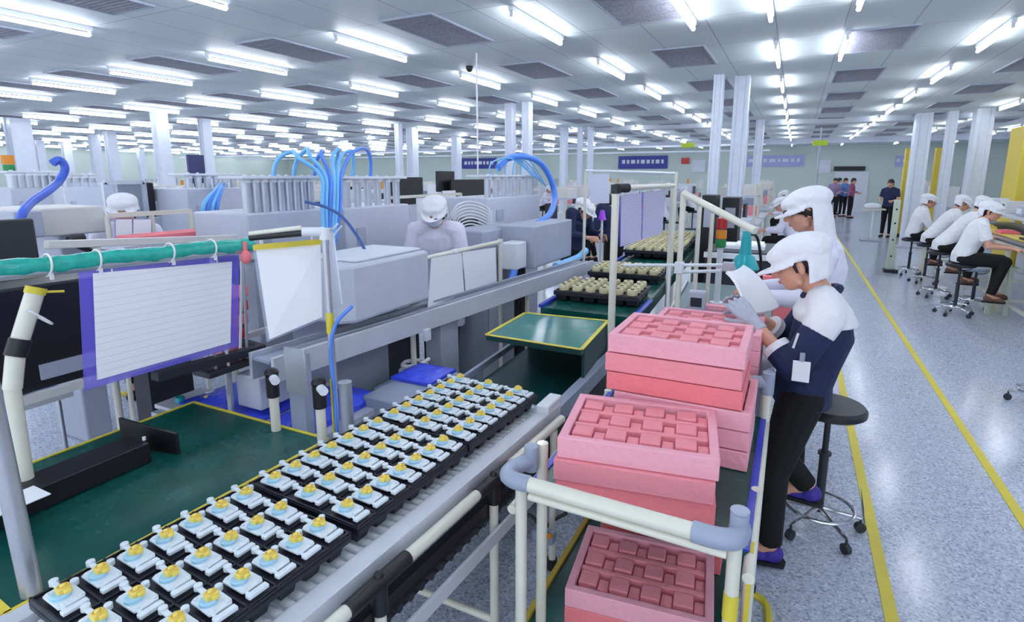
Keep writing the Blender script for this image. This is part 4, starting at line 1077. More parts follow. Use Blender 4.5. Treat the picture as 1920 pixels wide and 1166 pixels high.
# stool
def make_stool(label, loc, h, m_seat=M_BLACK, base='star', group=None, r=.16):
    t = thing('stool', label, 'stool', loc, .3, group)
    obj('seat', MB().lathe((0, 0, h - .05), [(r * .9, 0), (r, .012), (r, .034), (r * .93, .048), (.001, .052)], 28), m_seat, t)
    p_ = obj('pole', MB().cyl((0, 0, .10), (0, 0, h - .05), .014).cyl((0, 0, .10), (0, 0, h * .6), .021).cyl((0, 0, h * .6), (0, 0, h * .62), .03), M_DARK, t)
    obj('height_lever', MB().tube([(0, 0, h - .09), (.08, 0, h - .09), (.13, 0, h - .075)], .006, 8), M_BLACK, p_)
    obj('foot_ring', MB().tube([(.155 * math.cos(a), .155 * math.sin(a), .125) for a in [2 * PI * k / 24 for k in range(24)]], .009, 8, close=True), M_CHROME, t)
    for k in range(5):
        a = 2 * PI * k / 5; c, s = math.cos(a), math.sin(a)
        lg = obj('leg', MB().tube([(0, 0, .12), (.10 * c, .10 * s, .095), (.20 * c, .20 * s, .075)], [.013, .011, .009], 8), M_CHROME, t)
        obj('caster', MB().cyl((.20 * c - s * .012, .20 * s + c * .012, .026), (.20 * c + s * .012, .20 * s - c * .012, .026), .026, seg=14).cyl((.2 * c, .2 * s, .04), (.2 * c, .2 * s, .075), .006, seg=8), M_DARK, lg)
    return t
make_stool('round black stool with chrome star base behind the woman in navy', (.235, 2.97, 0), .67)

# ---------- second woman behind, white coat and cap
J2 = dict(head=(.07, 0, 1.565), neck=(-.02, 0, 1.43), chest=(-.05, 0, 1.26), hip=(-.03, 0, .92),
          shl=(-.03, .16, 1.33), shr=(-.02, -.16, 1.33), ell=(.04, .20, 1.10), elr=(.08, -.2, 1.1), wrl=(.27, .14, 1.09), wrr=(.28, -.08, 1.1),
          knl=(.03, .08, .48), knr=(.02, -.09, .48), anl=(.0, .08, .085), anr=(0, -.1, .085), hnl=(0, -.4, -1), hnr=(0, .4, -1))
person('woman in long white coat and hooded cap, standing just behind the navy jacketed woman', (.12, 3.50, 0), PI + .12, J2, top=M_COAT, coat=True, vox=.008, drape=.30, pitch=.30, fringe=True, brim=.75, skin=M_SKIN, bulk=1.0)
J2b = dict(J2); J2b['head'] = (.09, 0, 1.50)
# ---------- seated workers on the right, facing the right bench
def seated(h, lean=.12, arm=.36, drop=0.0):
    s = h
    return dict(hip=(0, 0, s + .09), chest=(lean * .7, 0, s + .38), neck=(lean, 0, s + .54), head=(lean + .085, 0, s + .655),
                shl=(lean - .01, .165, s + .47), shr=(lean - .01, -.165, s + .47), ell=(lean + .06, .21, s + .24), elr=(lean + .06, -.21, s + .24),
                wrl=(lean + arm - .06, .13, s + .22), wrr=(lean + arm - .06, -.13, s + .22),
                knl=(.40, .10, s + .05), knr=(.40, -.10, s + .05), anl=(.36, .10, max(.09, s - .36)), anr=(.30, -.11, max(.09, s - .38)), hnl=(0, -.3, -1), hnr=(0, .3, -1), hem=(0, 0, -.07))
def place_stool(label, x, y, h, **k): make_stool(label, (x, y, 0), h, M_BLACK, group='stools at the right bench', **k)
workers = [
    (1.94, 8.75, .67, -.05, 'worker in white short sleeved shirt and cap, seated nearest at the right bench', dict(sleeve='short', turn=-.5, pitch=.2, vox=.010), .14),
    (1.95, 9.95, .68, .05, 'worker in white shirt bending forward, second in line at the right bench', dict(sleeve='short', pitch=.55, vox=.011), .34),
    (2.02, 11.2, .66, .0, 'worker in white with pinkish cap leaning far over, third at the right bench', dict(sleeve='long', pitch=.5, vox=.012), .30),
    (1.92, 12.0, .66, .1, 'worker in white shirt and cap seated upright in profile, fourth at the right bench', dict(sleeve='long', pitch=.25, vox=.012), .10),
]
for x, y, h, rz, lab, kw, ln in workers:
    person(lab, (x, y, 0), rz, seated(h, ln), top=M_SHIRT, drape=.10, brim=.6, shoe=mat('brown_sandal', '6b4a3e', .6), **kw)
    place_stool('stool with chrome base under the worker %s' % lab.split(', ')[-1], x, y, h, )
# lone caster base entering at right edge
make_stool('stool with chrome star base at the right edge of the aisle', (1.83, 5.45, 0), .55, group='stools at the right bench')
make_stool('empty stool with grey seat between the seated workers', (2.25, 9.35, 0), .55, M_GREYP)
# right bench
t = thing('right_bench', 'long cream framed workbench at the right where the seated workers lean', 'workbench', (3.0, 11, 0))
obj('table_top', MB().box((3.05, 10.3, .90), (1.1, 5.8, .035)), mat('bench_dark', '4a4f5c', .4), t, world=True, bev=.004)
obj('front_rail', MB().box((2.49, 10.3, .865), (.03, 5.8, .05)), M_CREAM, t, world=True)
obj('work_strip', MB().box((2.75, 10.3, .925), (.25, 5.6, .012)), M_YELP, t, world=True)
obj('upper_shelf', MB().box((3.2, 10.3, 1.12), (.5, 5.8, .03)), M_MACH, t, world=True)
for y in (7.5, 9.2, 10.9, 13.1):
    obj('leg', MB().box((2.5, y, .44), (.045, .045, .88)), M_CREAM, t, world=True); obj('leg', MB().box((3.55, y, .6), (.045, .045, 1.2)), M_CREAM, t, world=True)
    obj('brace', MB().bar((2.5, y, .16), (3.55, y, .16), .04, .04), M_CREAM, t, world=True)
obj('low_rail', MB().bar((2.5, 7.5, .16), (2.5, 13.1, .16), .035, .035), M_CREAM, t, world=True)
items = [('instrument_box', M_MACH2, (.3, .3, .22), 'white instrument box'), ('instrument_box', M_MACH3, (.26, .3, .16), 'blue grey instrument box'), ('carton', M_BEIGE, (.28, .24, .2), 'beige carton')]
for k in range(7):
    nm_, mm, dm, lb = items[k % 3]; y = 7.9 + k * .82
    tt = thing(nm_, '%s on the shelf of the right bench, %s from the near end' % (lb, ORD[k]), 'box', (3.22, y, 1.135), random.uniform(-.2, .2), 'boxes on the right bench')
    obj('case', MB().box((0, 0, dm[2] / 2), dm), mm, tt, bev=.01); obj('front_panel', MB().box((-dm[0] / 2 - .003, 0, dm[2] * .5), (.006, dm[1] * .7, dm[2] * .5)), M_DARK if k % 2 else M_PRINT, tt)
for k in range(5):
    y = 8.3 + k * 1.05
    one('task_tray', MB().box((2.78, y, .945), (.22, .3, .03)).box((2.78, y, .965), (.14, .2, .03)), [M_YELP, M_DARK, M_PINK3][k % 3], '%s tray of parts before the workers, %s from the near end of the right bench' % (['yellow', 'dark', 'pink'][k % 3], ORD[k]), 'tray', group='trays on the right bench')
# post with punched holes and side table near 4th worker
q_ = at(1683, 470, z=0)
t = thing('punched_post', 'pale green punched steel post left of the fourth seated worker', 'post', (1.66, 12.2, 0))
obj('channel', MB().box((0, 0, .66), (.10, .06, 1.32)), mat('pale_green_steel', 'cdd6c4', .4), t, bev=.003)
obj('holes', MB().box((0, -.031, .3), (.03, .004, .03)).box((0, -.031, .6), (.03, .004, .03)).box((0, -.031, .9), (.03, .004, .03)).box((0, -.031, 1.15), (.03, .004, .03)), M_DARK, t)
obj('foot', MB().box((.02, 0, .03), (.22, .2, .06)), M_DARK, t)
t = thing('punched_cabinet', 'pale green punched pedestal between the stools of the nearest seated workers', 'cabinet', (2.42, 9.0, 0))
for s in (-.09, .09): obj('upright', MB().box((s, 0, .3), (.05, .05, .6)), mat('pale_green_steel', 'cdd6c4', .4), t)
obj('holes', MB().box((-.09, -.027, .2), (.02, .004, .05)).box((-.09, -.027, .4), (.02, .004, .05)), M_DARK, t)
obj('top', MB().box((0, 0, .61), (.3, .2, .02)), mat('pale_green_steel', 'cdd6c4', .4), t)
# ---------- standing people far along the aisle
def standing(lean=.0):
    return dict(hip=(0, 0, .93), chest=(lean * .6, 0, 1.22), neck=(lean, 0, 1.40), head=(lean + .05, 0, 1.53), shl=(lean - .01, .17, 1.33), shr=(lean - .01, -.17, 1.33),
                ell=(lean + .02, .22, 1.08), elr=(lean + .02, -.22, 1.08), wrl=(lean + .22, .15, 1.05), wrr=(lean + .22, -.15, 1.05), knl=(.02, .09, .5), knr=(.0, -.09, .5), anl=(0, .09, .085), anr=(0, -.1, .085), hnl=(0, -1, -.3), hnr=(0, 1, -.3))
person('bareheaded man in navy shirt standing far down the aisle by the yellow post', (2.42, 19.2, 0), -2.0, standing(.02), top=M_NAVY, vox=.014, cap=False, sleeve='short', detail=False)
cols = [(mat('violet_shirt', '8d7a9c', .8), 'violet shirt'), (mat('blue_shirt', '5b7fc0', .8), 'blue shirt'), (mat('maroon_shirt', '8a4a66', .8), 'maroon shirt'), (mat('grey_shirt', '9aa3b2', .8), 'grey shirt')]
for k, (u, y) in enumerate(((1560, 27.5), (1578, 28), (1592, 27.2), (1566, 29.5))):
    p = at(u, 400, y=y)
    person('standing person in %s in the far group by the doorway' % cols[k][1], (p.x, y, 0), -1.57 + k * .6, standing(), top=cols[k][0], vox=.02, cap=False, sleeve='long', detail=False)
# side table with white object in the aisle
p = at(1636, 452, z=0)
t = thing('pedestal_table', 'small white pedestal table in the aisle before the standing man', 'table', (p.x - .05, p.y, 0))
obj('top', MB().box((0, 0, .86), (.5, .4, .03)), M_CREAM, t); obj('pole', MB().cyl((0, 0, 0), (0, 0, .85), .03), M_WHITE, t); obj('base', MB().box((0, 0, .02), (.5, .5, .04)), M_MACH3, t)
one('cloth_pile', MB().ell((p.x - .1, p.y, .94), (.2, .15, .09)), M_CAP, 'white cloth heap on the pedestal table', 'cloth')
# ================================================================== machines beside the long rail
def span(u0, u1, v, x):
    return at(u0, v, x=x).y, at(u1, v, x=x).y
def cyl_bank(t, x, y0, y1, n, z0, z1, r=.035, m=None, rowx=0.0):
    for k in range(n):
        y = y0 + (y1 - y0) * (k + .5) / n
        c = obj('cylinder', MB().cyl((x, y, z0), (x, y, z1 - .02), r * .8, seg=14), m or M_ALU, t, world=True)
        obj('cylinder_cap', MB().cyl((x, y, z1 - .02), (x, y, z1), r * .95, seg=14).cyl((x, y, z1), (x, y, z1 + .03), r * .3, seg=8), M_WHITE, c, world=True)
def cabinet(t, nm, x0, x1, y0, y1, z0, z1, m, bev=.012):
    return obj(nm, MB().box(((x0 + x1) / 2, (y0 + y1) / 2, (z0 + z1) / 2), (x1 - x0, y1 - y0, z1 - z0)), m, t, world=True, bev=bev)
# grey hood
t = thing('machine_hood', 'big light grey box shaped machine hood standing over the long silver rail', 'machine', (-2.12, 2.37, 0))
y0, y1 = at(650, 560, x=-1.93).y, at(806, 540, x=-1.93).y
z1 = at(650, 500, x=-1.93).z; z0 = at(656, 612, x=-1.93).z
pr = [(-1.93, y0 + .06), (-1.93, y1), (-2.42, y1), (-2.42, y0), (-1.99, y0)]
m = MB().rings([[V((p[0], p[1], z0)) for p in pr], [V((p[0], p[1], z1)) for p in pr]])
obj('hood', m, M_MACH, t, world=True, bev=.02)
cabinet(t, 'base', -2.44, -2.16, y0 + .1, y1 - .05, .78, z0 - .002, M_MACH3)
cabinet(t, 'stand', -2.44, -2.18, y0 + .15, y1 - .1, 0, .779, M_MACH3)
obj('top_lip', MB().box((-2.15, (y0 + y1) / 2 + .05, z1 + .008), (.36, y1 - y0 - .15, .014)), M_MACH2, t, world=True, bev=.004)
# framed sheets right of the hood
ya, yb = at(806, 480, x=-2.0).y, at(938, 460, x=-2.0).y
t = thing('display_rack', 'cream pipe frame holding two blank white sheets behind the long rail', 'frame', (-2.0, (ya + yb) / 2, 0))
zt_ = at(938, 453, x=-2.0).z
obj('top_pipe', MB().cyl((-2.0, ya - .1, zt_), (-2.0, yb, zt_), .016), M_CREAM, t, world=True)
obj('post', MB().cyl((-2.0, yb, 0), (-2.0, yb, zt_ + .01), .016), M_CREAM, t, world=True)
obj('joint', MB().cyl((-2.0, yb, zt_ - .03), (-2.0, yb, zt_ + .02), .022).cyl((-2.0, ya + .25, zt_), (-2.0, ya + .31, zt_), .02), M_WHITE, t, world=True)
hung_sheet('blank white sheet hung in the cream frame behind the rail, left one of two', [at(807, 484, x=-1.975), at(863, 474, x=-1.975), at(870, 562, x=-1.975), at(800, 582, x=-1.975)], border=.004, bm=M_ACRYL, pm=M_PAPER)
hung_sheet('blank white sheet hung in the cream frame behind the rail, right one of two', [at(866, 473, x=-1.975), at(928, 464, x=-1.975), at(930, 540, x=-1.975), at(873, 560, x=-1.975)], border=.004, bm=M_ACRYL, pm=M_PAPER)
# twin cylinder machines
def press(label, u0, u1, x, vt, vb, vc, n, cabv=None, m=M_MACH, r=.035, dx=.5, base=True):
    y0, y1 = span(u0, u1, (vt + vb) / 2, x)
    zt = at((u0 + u1) / 2, vt, x=x).z; zc = at((u0 + u1) / 2, vc, x=x).z; zb_ = at((u0 + u1) / 2, vb, x=x).z
    t = thing('press_machine', label, 'machine', (x - dx / 2, (y0 + y1) / 2, 0))
    cyl_bank(t, x - .06, y0 + .03, y1 - .03, n, zc, zt, r)
    obj('top_plate', MB().box((x - .12, (y0 + y1) / 2, zt + .012), (.22, y1 - y0, .02)), M_MACH2, t, world=True, bev=.004)
    cabinet(t, 'upper_cabinet', x - dx, x, y0, y1, zb_, zc, m)
    cabinet(t, 'lower_cabinet', x - dx + .03, x + .0, y0 + .03, y1 - .03, .02, zb_ - .002, M_MACH3)
    obj('control_panel', MB().box((x + .006, y0 + (y1 - y0) * .2, (zc + zb_) / 2), (.01, (y1 - y0) * .12, (zc - zb_) * .3)), M_MACH3, t, world=True)
    return t
press('white press machine with a bank of steel cylinders, left of the blue hose bundle', 462, 608, -2.95, 336, 480, 396, 9)
press('white press machine with steel cylinders right of the blue hose bundle', 648, 768, -2.85, 336, 490, 386, 6)
press('pale press machine with cylinders under the right blue hose arch', 914, 1012, -2.55, 332, 430, 368, 7, r=.04)
press('distant white machine with cylinders at the far left under the blue hose', 20, 120, -6.2, 325, 420, 352, 6, r=.05)
press('white machine with small gauges at the left beside the beige box', 122, 196, -6.0, 330, 425, 350, 4, m=M_MACH2, r=.05)
press('grey machine with short cylinders right of the black apparatus, with hoses before it', 352, 462, -4.6, 330, 440, 352, 6, m=M_MACH, r=.035)
# cabinets around the right machine
t = thing('tall_cabinet', 'tall pale grey cabinet below the right blue hose arch', 'cabinet', (-2.4, 4.6, 0))
y0, y1 = span(906, 984, 480, -2.25); cabinet(t, 'body', -2.6, -2.25, y0, y1, 0, at(940, 428, x=-2.25).z, M_MACH3)
obj('door', MB().box((-2.244, (y0 + y1) / 2, .7), (.01, (y1 - y0) * .8, .6)), M_MACH, t, world=True, bev=.004)
t = thing('control_box', 'grey control box on the rail right of the tall cabinet', 'machine', (-2.1, 5.2, .95))
y0, y1 = span(1000, 1072, 450, -1.95); zt_ = at(1036, 418, x=-1.95).z; zb_ = at(1036, 492, x=-1.95).z
cabinet(t, 'box', -2.3, -1.95, y0, y1, zb_, zt_, M_MACH3); cabinet(t, 'side_unit', -2.15, -2.0, y0 - .22, y0 - .02, zb_ + .02, zt_ - .12, M_WHITE)
obj('neck', MB().cyl((-2.1, y0 + .05, .0), (-2.1, y0 + .05, zb_), .05), M_BLACK, t, world=True)
obj('neck_foot', MB().cyl((-2.1, y0 + .05, 0), (-2.1, y0 + .05, .03), .12), M_BLACK, t, world=True)
# hoses
def hose(label, pts, r, m, group=None, nm='air_hose'):
    P_ = [at(u, v, x=x) for u, v, x in pts]
    return one(nm, MB().tube(P_, r, 10, smooth=6), m, label, 'hose', group=group)
hose('thick blue hose arching over the right press machine and down to the rail', [(934, 315, -2.6), (950, 298, -2.6), (980, 293, -2.5), (1012, 305, -2.45), (1032, 335, -2.4), (1040, 372, -2.35), (1030, 402, -2.2), (1000, 425, -2.15), (978, 450, -2.1), (968, 490, -2.05), (958, 532, -2.03)], .032, M_HOSE2)
for k in range(5):
    hose('thin pale tube arching above the right press machine, %s from the left' % ORD[k], [(918 + 14 * k, 335, -2.62), (922 + 15 * k, 305 - 2 * k, -2.6), (960 + 10 * k, 298 + 3 * k, -2.55), (1000 + 6 * k, 330 + 5 * k, -2.5)], .007, M_HOSE, 'thin pale tubes')
hose('pale blue ribbed hose lying on the rail beside the control box', [(1098, 470, -1.85), (1085, 482, -1.85), (1062, 492, -1.85), (1042, 500, -1.85)], .035, M_HOSE)
for k, (du, m_) in enumerate([(0, M_HOSE), (8, M_HOSE), (16, M_HOSE2), (24, M_HOSE), (31, M_HOSE), (38, M_HOSE2)]):
    hose('blue air tube of the upright bundle between the two press machines, %s from the left' % ORD[k],
         [(606 + du * .5, 470, -2.62), (606 + du * .7, 430, -2.64), (604 + du * .9, 380, -2.66), (602 + du, 330, -2.7), (590 + du * 2.6 - 30, 296 - (k % 3) * 4, -2.8), (548 + du * 3.6, 284 - (k % 2) * 5, -2.9), (520 + du * 4.6, 300, -2.95), (512 + du * 4.8, 334, -2.98)], .013, m_, 'blue air tubes of the bundle')
hose('dark blue hose running diagonally across the front of the press machines', [(572, 378, -2.6), (610, 388, -2.5), (640, 405, -2.4), (668, 440, -2.3), (690, 480, -2.2)], .009, mat('slate_hose', '3d5a9a', .4))
hose('blue hose rising from the dark monitor at the far left', [(38, 420, -3.6), (42, 400, -3.6), (58, 380, -3.7), (90, 358, -3.8), (112, 338, -3.9), (122, 315, -3.9), (112, 300, -3.9), (98, 306, -3.9)], .022, mat('royal_hose', '4568d4', .35))
for k in range(4):
    hose('blue hose hanging before the grey machine with short cylinders, %s from the left' % ORD[k], [(372 + 10 * k, 440, -4.3), (378 + 9 * k, 410, -4.3), (384 + 8 * k, 380, -4.3), (404 + 4 * k, 356, -4.4), (412 + 3 * k, 346, -4.62)], .016, M_HOSE2 if k % 2 else M_HOSE, 'hoses before the grey machine')
for k in range(8):
    hose('white cable in the fan right of the masked worker, %s from the top' % ORD[k], [(845 + 2 * k, 405 + 5 * k, -2.7), (858 + k, 384 + 6 * k, -2.65), (885, 378 + 6 * k, -2.6), (912, 388 + 6 * k, -2.55), (922, 402 + 6 * k, -2.5)], .007, M_CABLE, 'white cable fan', 'cable')
one('cable_block', MB().box(at(888, 432, x=-2.75), (.2, .5, .26)), M_DARK, 'dark connector block under the fan of white cables', 'connector', bev=.02)
# monitors
def monitor(label, u, v, x, wd, h, m=M_BLACK):
    p = at(u, v, x=x); t = thing('monitor', label, 'monitor', (p.x, p.y, p.z - h / 2))
    obj('screen', MB().box((0, 0, h / 2), (.05, wd, h)), m, t, bev=.008)
    obj('stand', MB().cyl((-.04, 0, -(p.z - h / 2)), (-.04, 0, h / 2), .03), M_DARK, t); obj('foot', MB().box((-.04, 0, -(p.z - h / 2) + .01), (.3, .3, .02)), M_DARK, t)
monitor('black monitor left of the capped masked worker', 765, 358, -4.6, .62, .36)
monitor('small black monitor just right of the cylinders of the centre press', 738, 362, -4.4, .22, .26)
monitor('wide black panel behind the fan of white cables, upper left part', 835, 340, -4.7, .45, .3)
monitor('long black panel behind the fan of white cables', 880, 358, -4.6, 1.1, .36)
monitor('dark blue square screen high in the left distance', 368, 317, -8.1, .26, .42, mat('screen_navy', '2b3166', .3))
p = at(842, 374, x=-4.568); one('pinned_sheet', MB().box(p, (.006, .36, .26)), M_PRINT, 'white sheet pinned on the long black panel', 'paper')
# beige box etc at left
t = thing('beige_machine', 'beige white machine box above the teal wrapped bar', 'machine', (-4.3, 1.9, 0))
y0, y1 = span(76, 198, 412, -4.0); z1 = at(140, 388, x=-4.0).z; z0 = at(140, 440, x=-4.0).z
cabinet(t, 'box', -4.5, -4.0, y0, y1, z0, z1, M_BEIGE); cabinet(t, 'pedestal', -4.45, -4.05, y0 + .1, y1 - .1, 0, z0 - .002, M_MACH3)
obj('side_controls', MB().box((-4.02, y0 - .09, (z0 + z1) / 2), (.2, .14, (z1 - z0) * .9)), M_MACH3, t, world=True, bev=.01)
obj('hose', MB().tube([(-3.97, y0 + .2, z0 - .02), (-3.95, y1 - .25, z0 - .03), (-3.95, y1 - .1, z0 - .14), (-3.97, y1 - .08, z0 - .3)], .02, 8, smooth=5), M_BLACK, t, world=True)
a, b_ = at(86, 459, x=-2.9), at(440, 446, x=-2.9)
one('pale_beam', MB().bar(a, b_, .04, .035), M_BEIGE, 'pale flat beam running just above the teal wrapped bar', 'beam', bev=.003)
for u in (180, 420):
    q_ = at(u, 455, x=-2.9); one('beam_post', MB().cyl((-2.9, q_.y, 0), (-2.9, q_.y, q_.z - .02), .016), M_CREAM, 'cream post carrying the pale beam, %s' % ('nearer' if u < 200 else 'farther'), 'post')
# small bench with white sheets
t = thing('sheet_bench', 'cream pipe bench frame with two white sheets left of the pink strip', 'workbench', (-3.9, 2.6, 0))
ya, yb = span(200, 358, 405, -3.9); zr = at(280, 400, x=-3.9).z
obj('top_rail', MB().bar((-3.9, ya, zr), (-3.9, yb, zr), .03, .03), M_CREAM, t, world=True)
for y in (ya, (ya + yb) / 2, yb): obj('post', MB().cyl((-3.9, y, 0), (-3.9, y, zr), .016), M_CREAM, t, world=True)
obj('lower_rail', MB().bar((-3.9, ya, zr - .27), (-3.9, yb, zr - .27), .025, .025), M_CREAM, t, world=True)
for u0, u1 in ((216, 246), (249, 282)):
    hung_sheet('white sheet hung on the cream bench frame, %s one' % ('left' if u0 < 240 else 'right'), [at(u0, 411, x=-3.87), at(u1, 411, x=-3.87), at(u1, 450, x=-3.87), at(u0, 452, x=-3.87)], border=.003, bm=M_CLEAR, pm=M_PAPER)
p = at(312, 444, x=-3.6); t = thing('pink_strip_table', 'small table carrying a flat pink foam strip above the teal bar', 'table', (-3.6, p.y, 0))
obj('top', MB().box((0, 0, p.z - .03), (.3, .7, .02)), M_MACH, t); obj('leg', MB().cyl((0, 0, 0), (0, 0, p.z - .04), .03), M_MACH3, t)
one('foam_strip', MB().box((-3.6, p.y, p.z + .005), (.2, .5, .045)), M_PINK3, 'flat pink foam strip in the distance above the teal bar', 'foam', bev=.004)
# clear enclosure and black apparatus
t = thing('clear_enclosure', 'clear acrylic machine enclosure left of the black apparatus', 'machine', (-5.2, 3.0, 0))
ya, yb = span(198, 272, 370, -5.0); za, zb2 = at(235, 400, x=-5.0).z, at(235, 342, x=-5.0).z
obj('cover', MB().box((-5.25, (ya + yb) / 2, (za + zb2) / 2), (.5, yb - ya, zb2 - za)), M_ACRYL, t, world=True)
obj('frame', MB().box((-5.0, ya, (za + zb2) / 2), (.03, .03, zb2 - za)).box((-5.0, yb, (za + zb2) / 2), (.03, .03, zb2 - za)).box((-5.0, (ya + yb) / 2, zb2), (.03, yb - ya, .03)), M_ALU, t, world=True)
cabinet(t, 'base', -5.5, -5.0, ya, yb, 0, za - .01, M_MACH3); cabinet(t, 'inner_unit', -5.35, -5.15, ya + .15, yb - .15, za, za + .25, M_MACH)
t = thing('black_apparatus', 'black upright apparatus between clear enclosure and grey machine', 'machine', (-5.1, 3.9, 0))
ya, yb = span(272, 334, 370, -5.0); za, zb2 = at(300, 405, x=-5.0).z, at(300, 342, x=-5.0).z
cabinet(t, 'left_unit', -5.4, -5.0, ya, ya + (yb - ya) * .3, za, zb2, M_BLACK); cabinet(t, 'right_unit', -5.4, -5.0, ya + (yb - ya) * .6, yb, za, zb2 - .08, M_BLACK)
cabinet(t, 'centre_unit', -5.4, -5.02, ya + (yb - ya) * .3, ya + (yb - ya) * .6, za, zb2 - .16, M_MACH); cabinet(t, 'base', -5.45, -4.98, ya, yb, 0, za - .002, M_MACH3)
# orange beacon at far left
p = at(16, 308, x=-8.0); t = thing('orange_beacon', 'orange beacon light on a pole at the far left edge', 'signal light', (p.x, p.y, 0))
obj('lamp', MB().cyl((0, 0, p.z), (0, 0, p.z + .10), .06), M_ORANGE, t); obj('green_lamp', MB().cyl((0, 0, p.z - .1), (0, 0, p.z - .005), .055), M_GREEN, t); obj('pole', MB().cyl((0, 0, 0), (0, 0, p.z - .1), .04), M_MACH, t)

# ---- things below the rail and around the mat bench
t = thing('lower_bench', 'low bench with a blue film cover between green mat and long rail', 'workbench', (-2.15, 2.2, 0))
obj('top', MB().box((-2.25, 1.85, .60), (.95, .68, .03)), M_MACH, t, world=True)
for x, y in ((-2.68, 1.55), (-1.82, 1.56), (-2.68, 2.15), (-1.82, 2.15)): obj('leg', MB().cyl((x, y, 0), (x, y, .585), .018), M_CREAM, t, world=True)
def film(label, c, sx, sy, h, seed):
    rnd = random.Random(seed); n = 14; vs = []; F = []
    for i in range(n):
        for j in range(n):
            e = min(i, j, n - 1 - i, n - 1 - j)
            vs.append(V(c) + V((sx * (i / (n - 1) - .5), sy * (j / (n - 1) - .5), h * (.45 + .55 * min(1, e / 3)) * (1 + .22 * (rnd.random() - .5)))))
    N = len(vs)
    vs2 = [V((p.x, p.y, c[2])) for p in vs]
    for i in range(n - 1):
        for j in range(n - 1):
            a = i * n + j; F.append((a, a + 1, a + n + 1, a + n)); F.append((N + a, N + a + n, N + a + n + 1, N + a + 1))
    ring = [j for j in range(n)] + [i * n + n - 1 for i in range(1, n)] + [(n - 1) * n + j for j in range(n - 2, -1, -1)] + [i * n for i in range(n - 2, 0, -1)]
    for k in range(len(ring)):
        a, b2 = ring[k], ring[(k + 1) % len(ring)]; F.append((a, b2, N + b2, N + a))
    return one('blue_film_cover', MB().add(vs + vs2, F), M_BLUEF, label, 'plastic cover')
film('crumpled blue plastic film behind the green mat, left of the posts', (-2.40, 1.86, .617), .52, .50, .05, 1)
film('crumpled blue plastic film between the posts and the grey box', (-1.95, 1.90, .617), .24, .50, .06, 2)
p = at(448, 705, x=-2.35)
t = thing('white_fixture_box', 'grey white box with yellow round knobs on the blue film', 'box', (-2.22, 1.80, .64))
obj('case', MB().box((0, 0, .11), (.16, .26, .16)), M_MACH, t, bev=.008)
for s in (-.07, .06): obj('knob', MB().cyl((0, s, .19), (0, s, .205), .018), M_CORE, t)
t = thing('grey_gearbox', 'dark grey machine box under the long rail beside the blue film', 'machine', (-1.78, 2.3, 0))
y0, y1 = 1.98, 2.5
obj('body', MB().box((-1.72, 2.28, .55), (.26, .5, .24)), M_GREYP, t, world=True, bev=.01); obj('stand', MB().box((-1.74, 2.28, .21), (.16, .4, .42)), M_DARK, t, world=True)
obj('dial', MB().cyl((-1.588, 2.42, .55), (-1.57, 2.42, .55), .04), M_BLACK, t, world=True)
film('blue plastic film lying on top of the dark grey machine box', (-1.74, 2.40, .672), .25, .26, .035, 4)
t = thing('machine_pedestal', 'thick blue grey machine pedestal under the long rail', 'pedestal', (-1.95, 2.9, 0))
obj('shaft', MB().box((0, 0, .42), (.12, .2, .84)), M_MACH3, t, bev=.004); obj('foot', MB().box((0, 0, .01), (.2, .28, .02)), M_DARK, t)
one('white_cable_pile', MB().tube([(-2.0 + .07 * math.cos(k * 1.3) + .01 * k * .3, 2.62 + .09 * math.sin(k * 1.3), .54 + .008 * k) for k in range(16)], .012, 8, smooth=4), M_CABLE, 'pile of coiled white cable under the long rail', 'cable')
cb = MB().box((-2.0, 2.63, .26), (.3, .35, .5)); one('cable_crate', cb, M_MACH3, 'grey crate under the coiled white cable', 'crate', bev=.006)
# small parts on a shelf at the mat's far edge
t = thing('parts_shelf', 'small pale shelf with loose parts behind the yellow tape of the mat', 'shelf', (-2.6, 1.75, 0))
obj('top', MB().box((-2.62, 1.68, .62), (.3, .25, .02)), M_MACH2, t, world=True); obj('leg', MB().cyl((-2.62, 1.68, 0), (-2.62, 1.68, .61), .03), M_CREAM, t, world=True)
for k, (dx, dy, m_, lb) in enumerate([(-.06, -.05, M_CONE, 'teal'), (.06, .02, M_CORE, 'yellow'), (.0, .07, M_WHITE, 'white'), (.09, -.07, M_DARK, 'black')]):
    one('small_cap', MB().cyl((-2.62 + dx, 1.68 + dy, .631), (-2.62 + dx, 1.68 + dy, .66), .025, .02), m_, 'small %s cap on the pale shelf behind the mat' % lb, 'cap', bev=.003)
# left: blue topped trolley and bag
a = at(60, 735, z=.45)
t = thing('blue_trolley', 'low blue topped trolley with a white edge beyond the slanted cream post', 'trolley', (-3.6, 1.03, 0))
obj('top', MB().box((-3.62, 1.03, .62), (.52, .88, .03)), M_BLUE, t, world=True); obj('edge_rail', MB().bar((-3.345, .59, .62), (-3.345, 1.47, .62), .03, .035), M_WHITE, t, world=True)
for x, y in ((-3.38, 1.42), (-3.86, 1.42), (-3.38, .64), (-3.86, .64)): obj('leg', MB().cyl((x, y, 0), (x, y, .605), .012), M_CHROME, t, world=True)
one('white_bag', MB().ell((-3.5, 1.30, .705), (.09, .11, .07)).cyl((-3.5, 1.3, .76), (-3.5, 1.32, .82), .02, .03), M_PAPER, 'crumpled white bag on the blue trolley', 'bag')
one('floor_tape', MB().bar(at(218, 735, z=.004), at(300, 752, z=.004), .06, .003), M_YEL, 'yellow tape corner on the floor left of the mat bench', 'floor marking')
p = at(300, 748, z=0); t = thing('thin_stand', 'thin cream stand with a dark red foot below the hanging document', 'post', p)
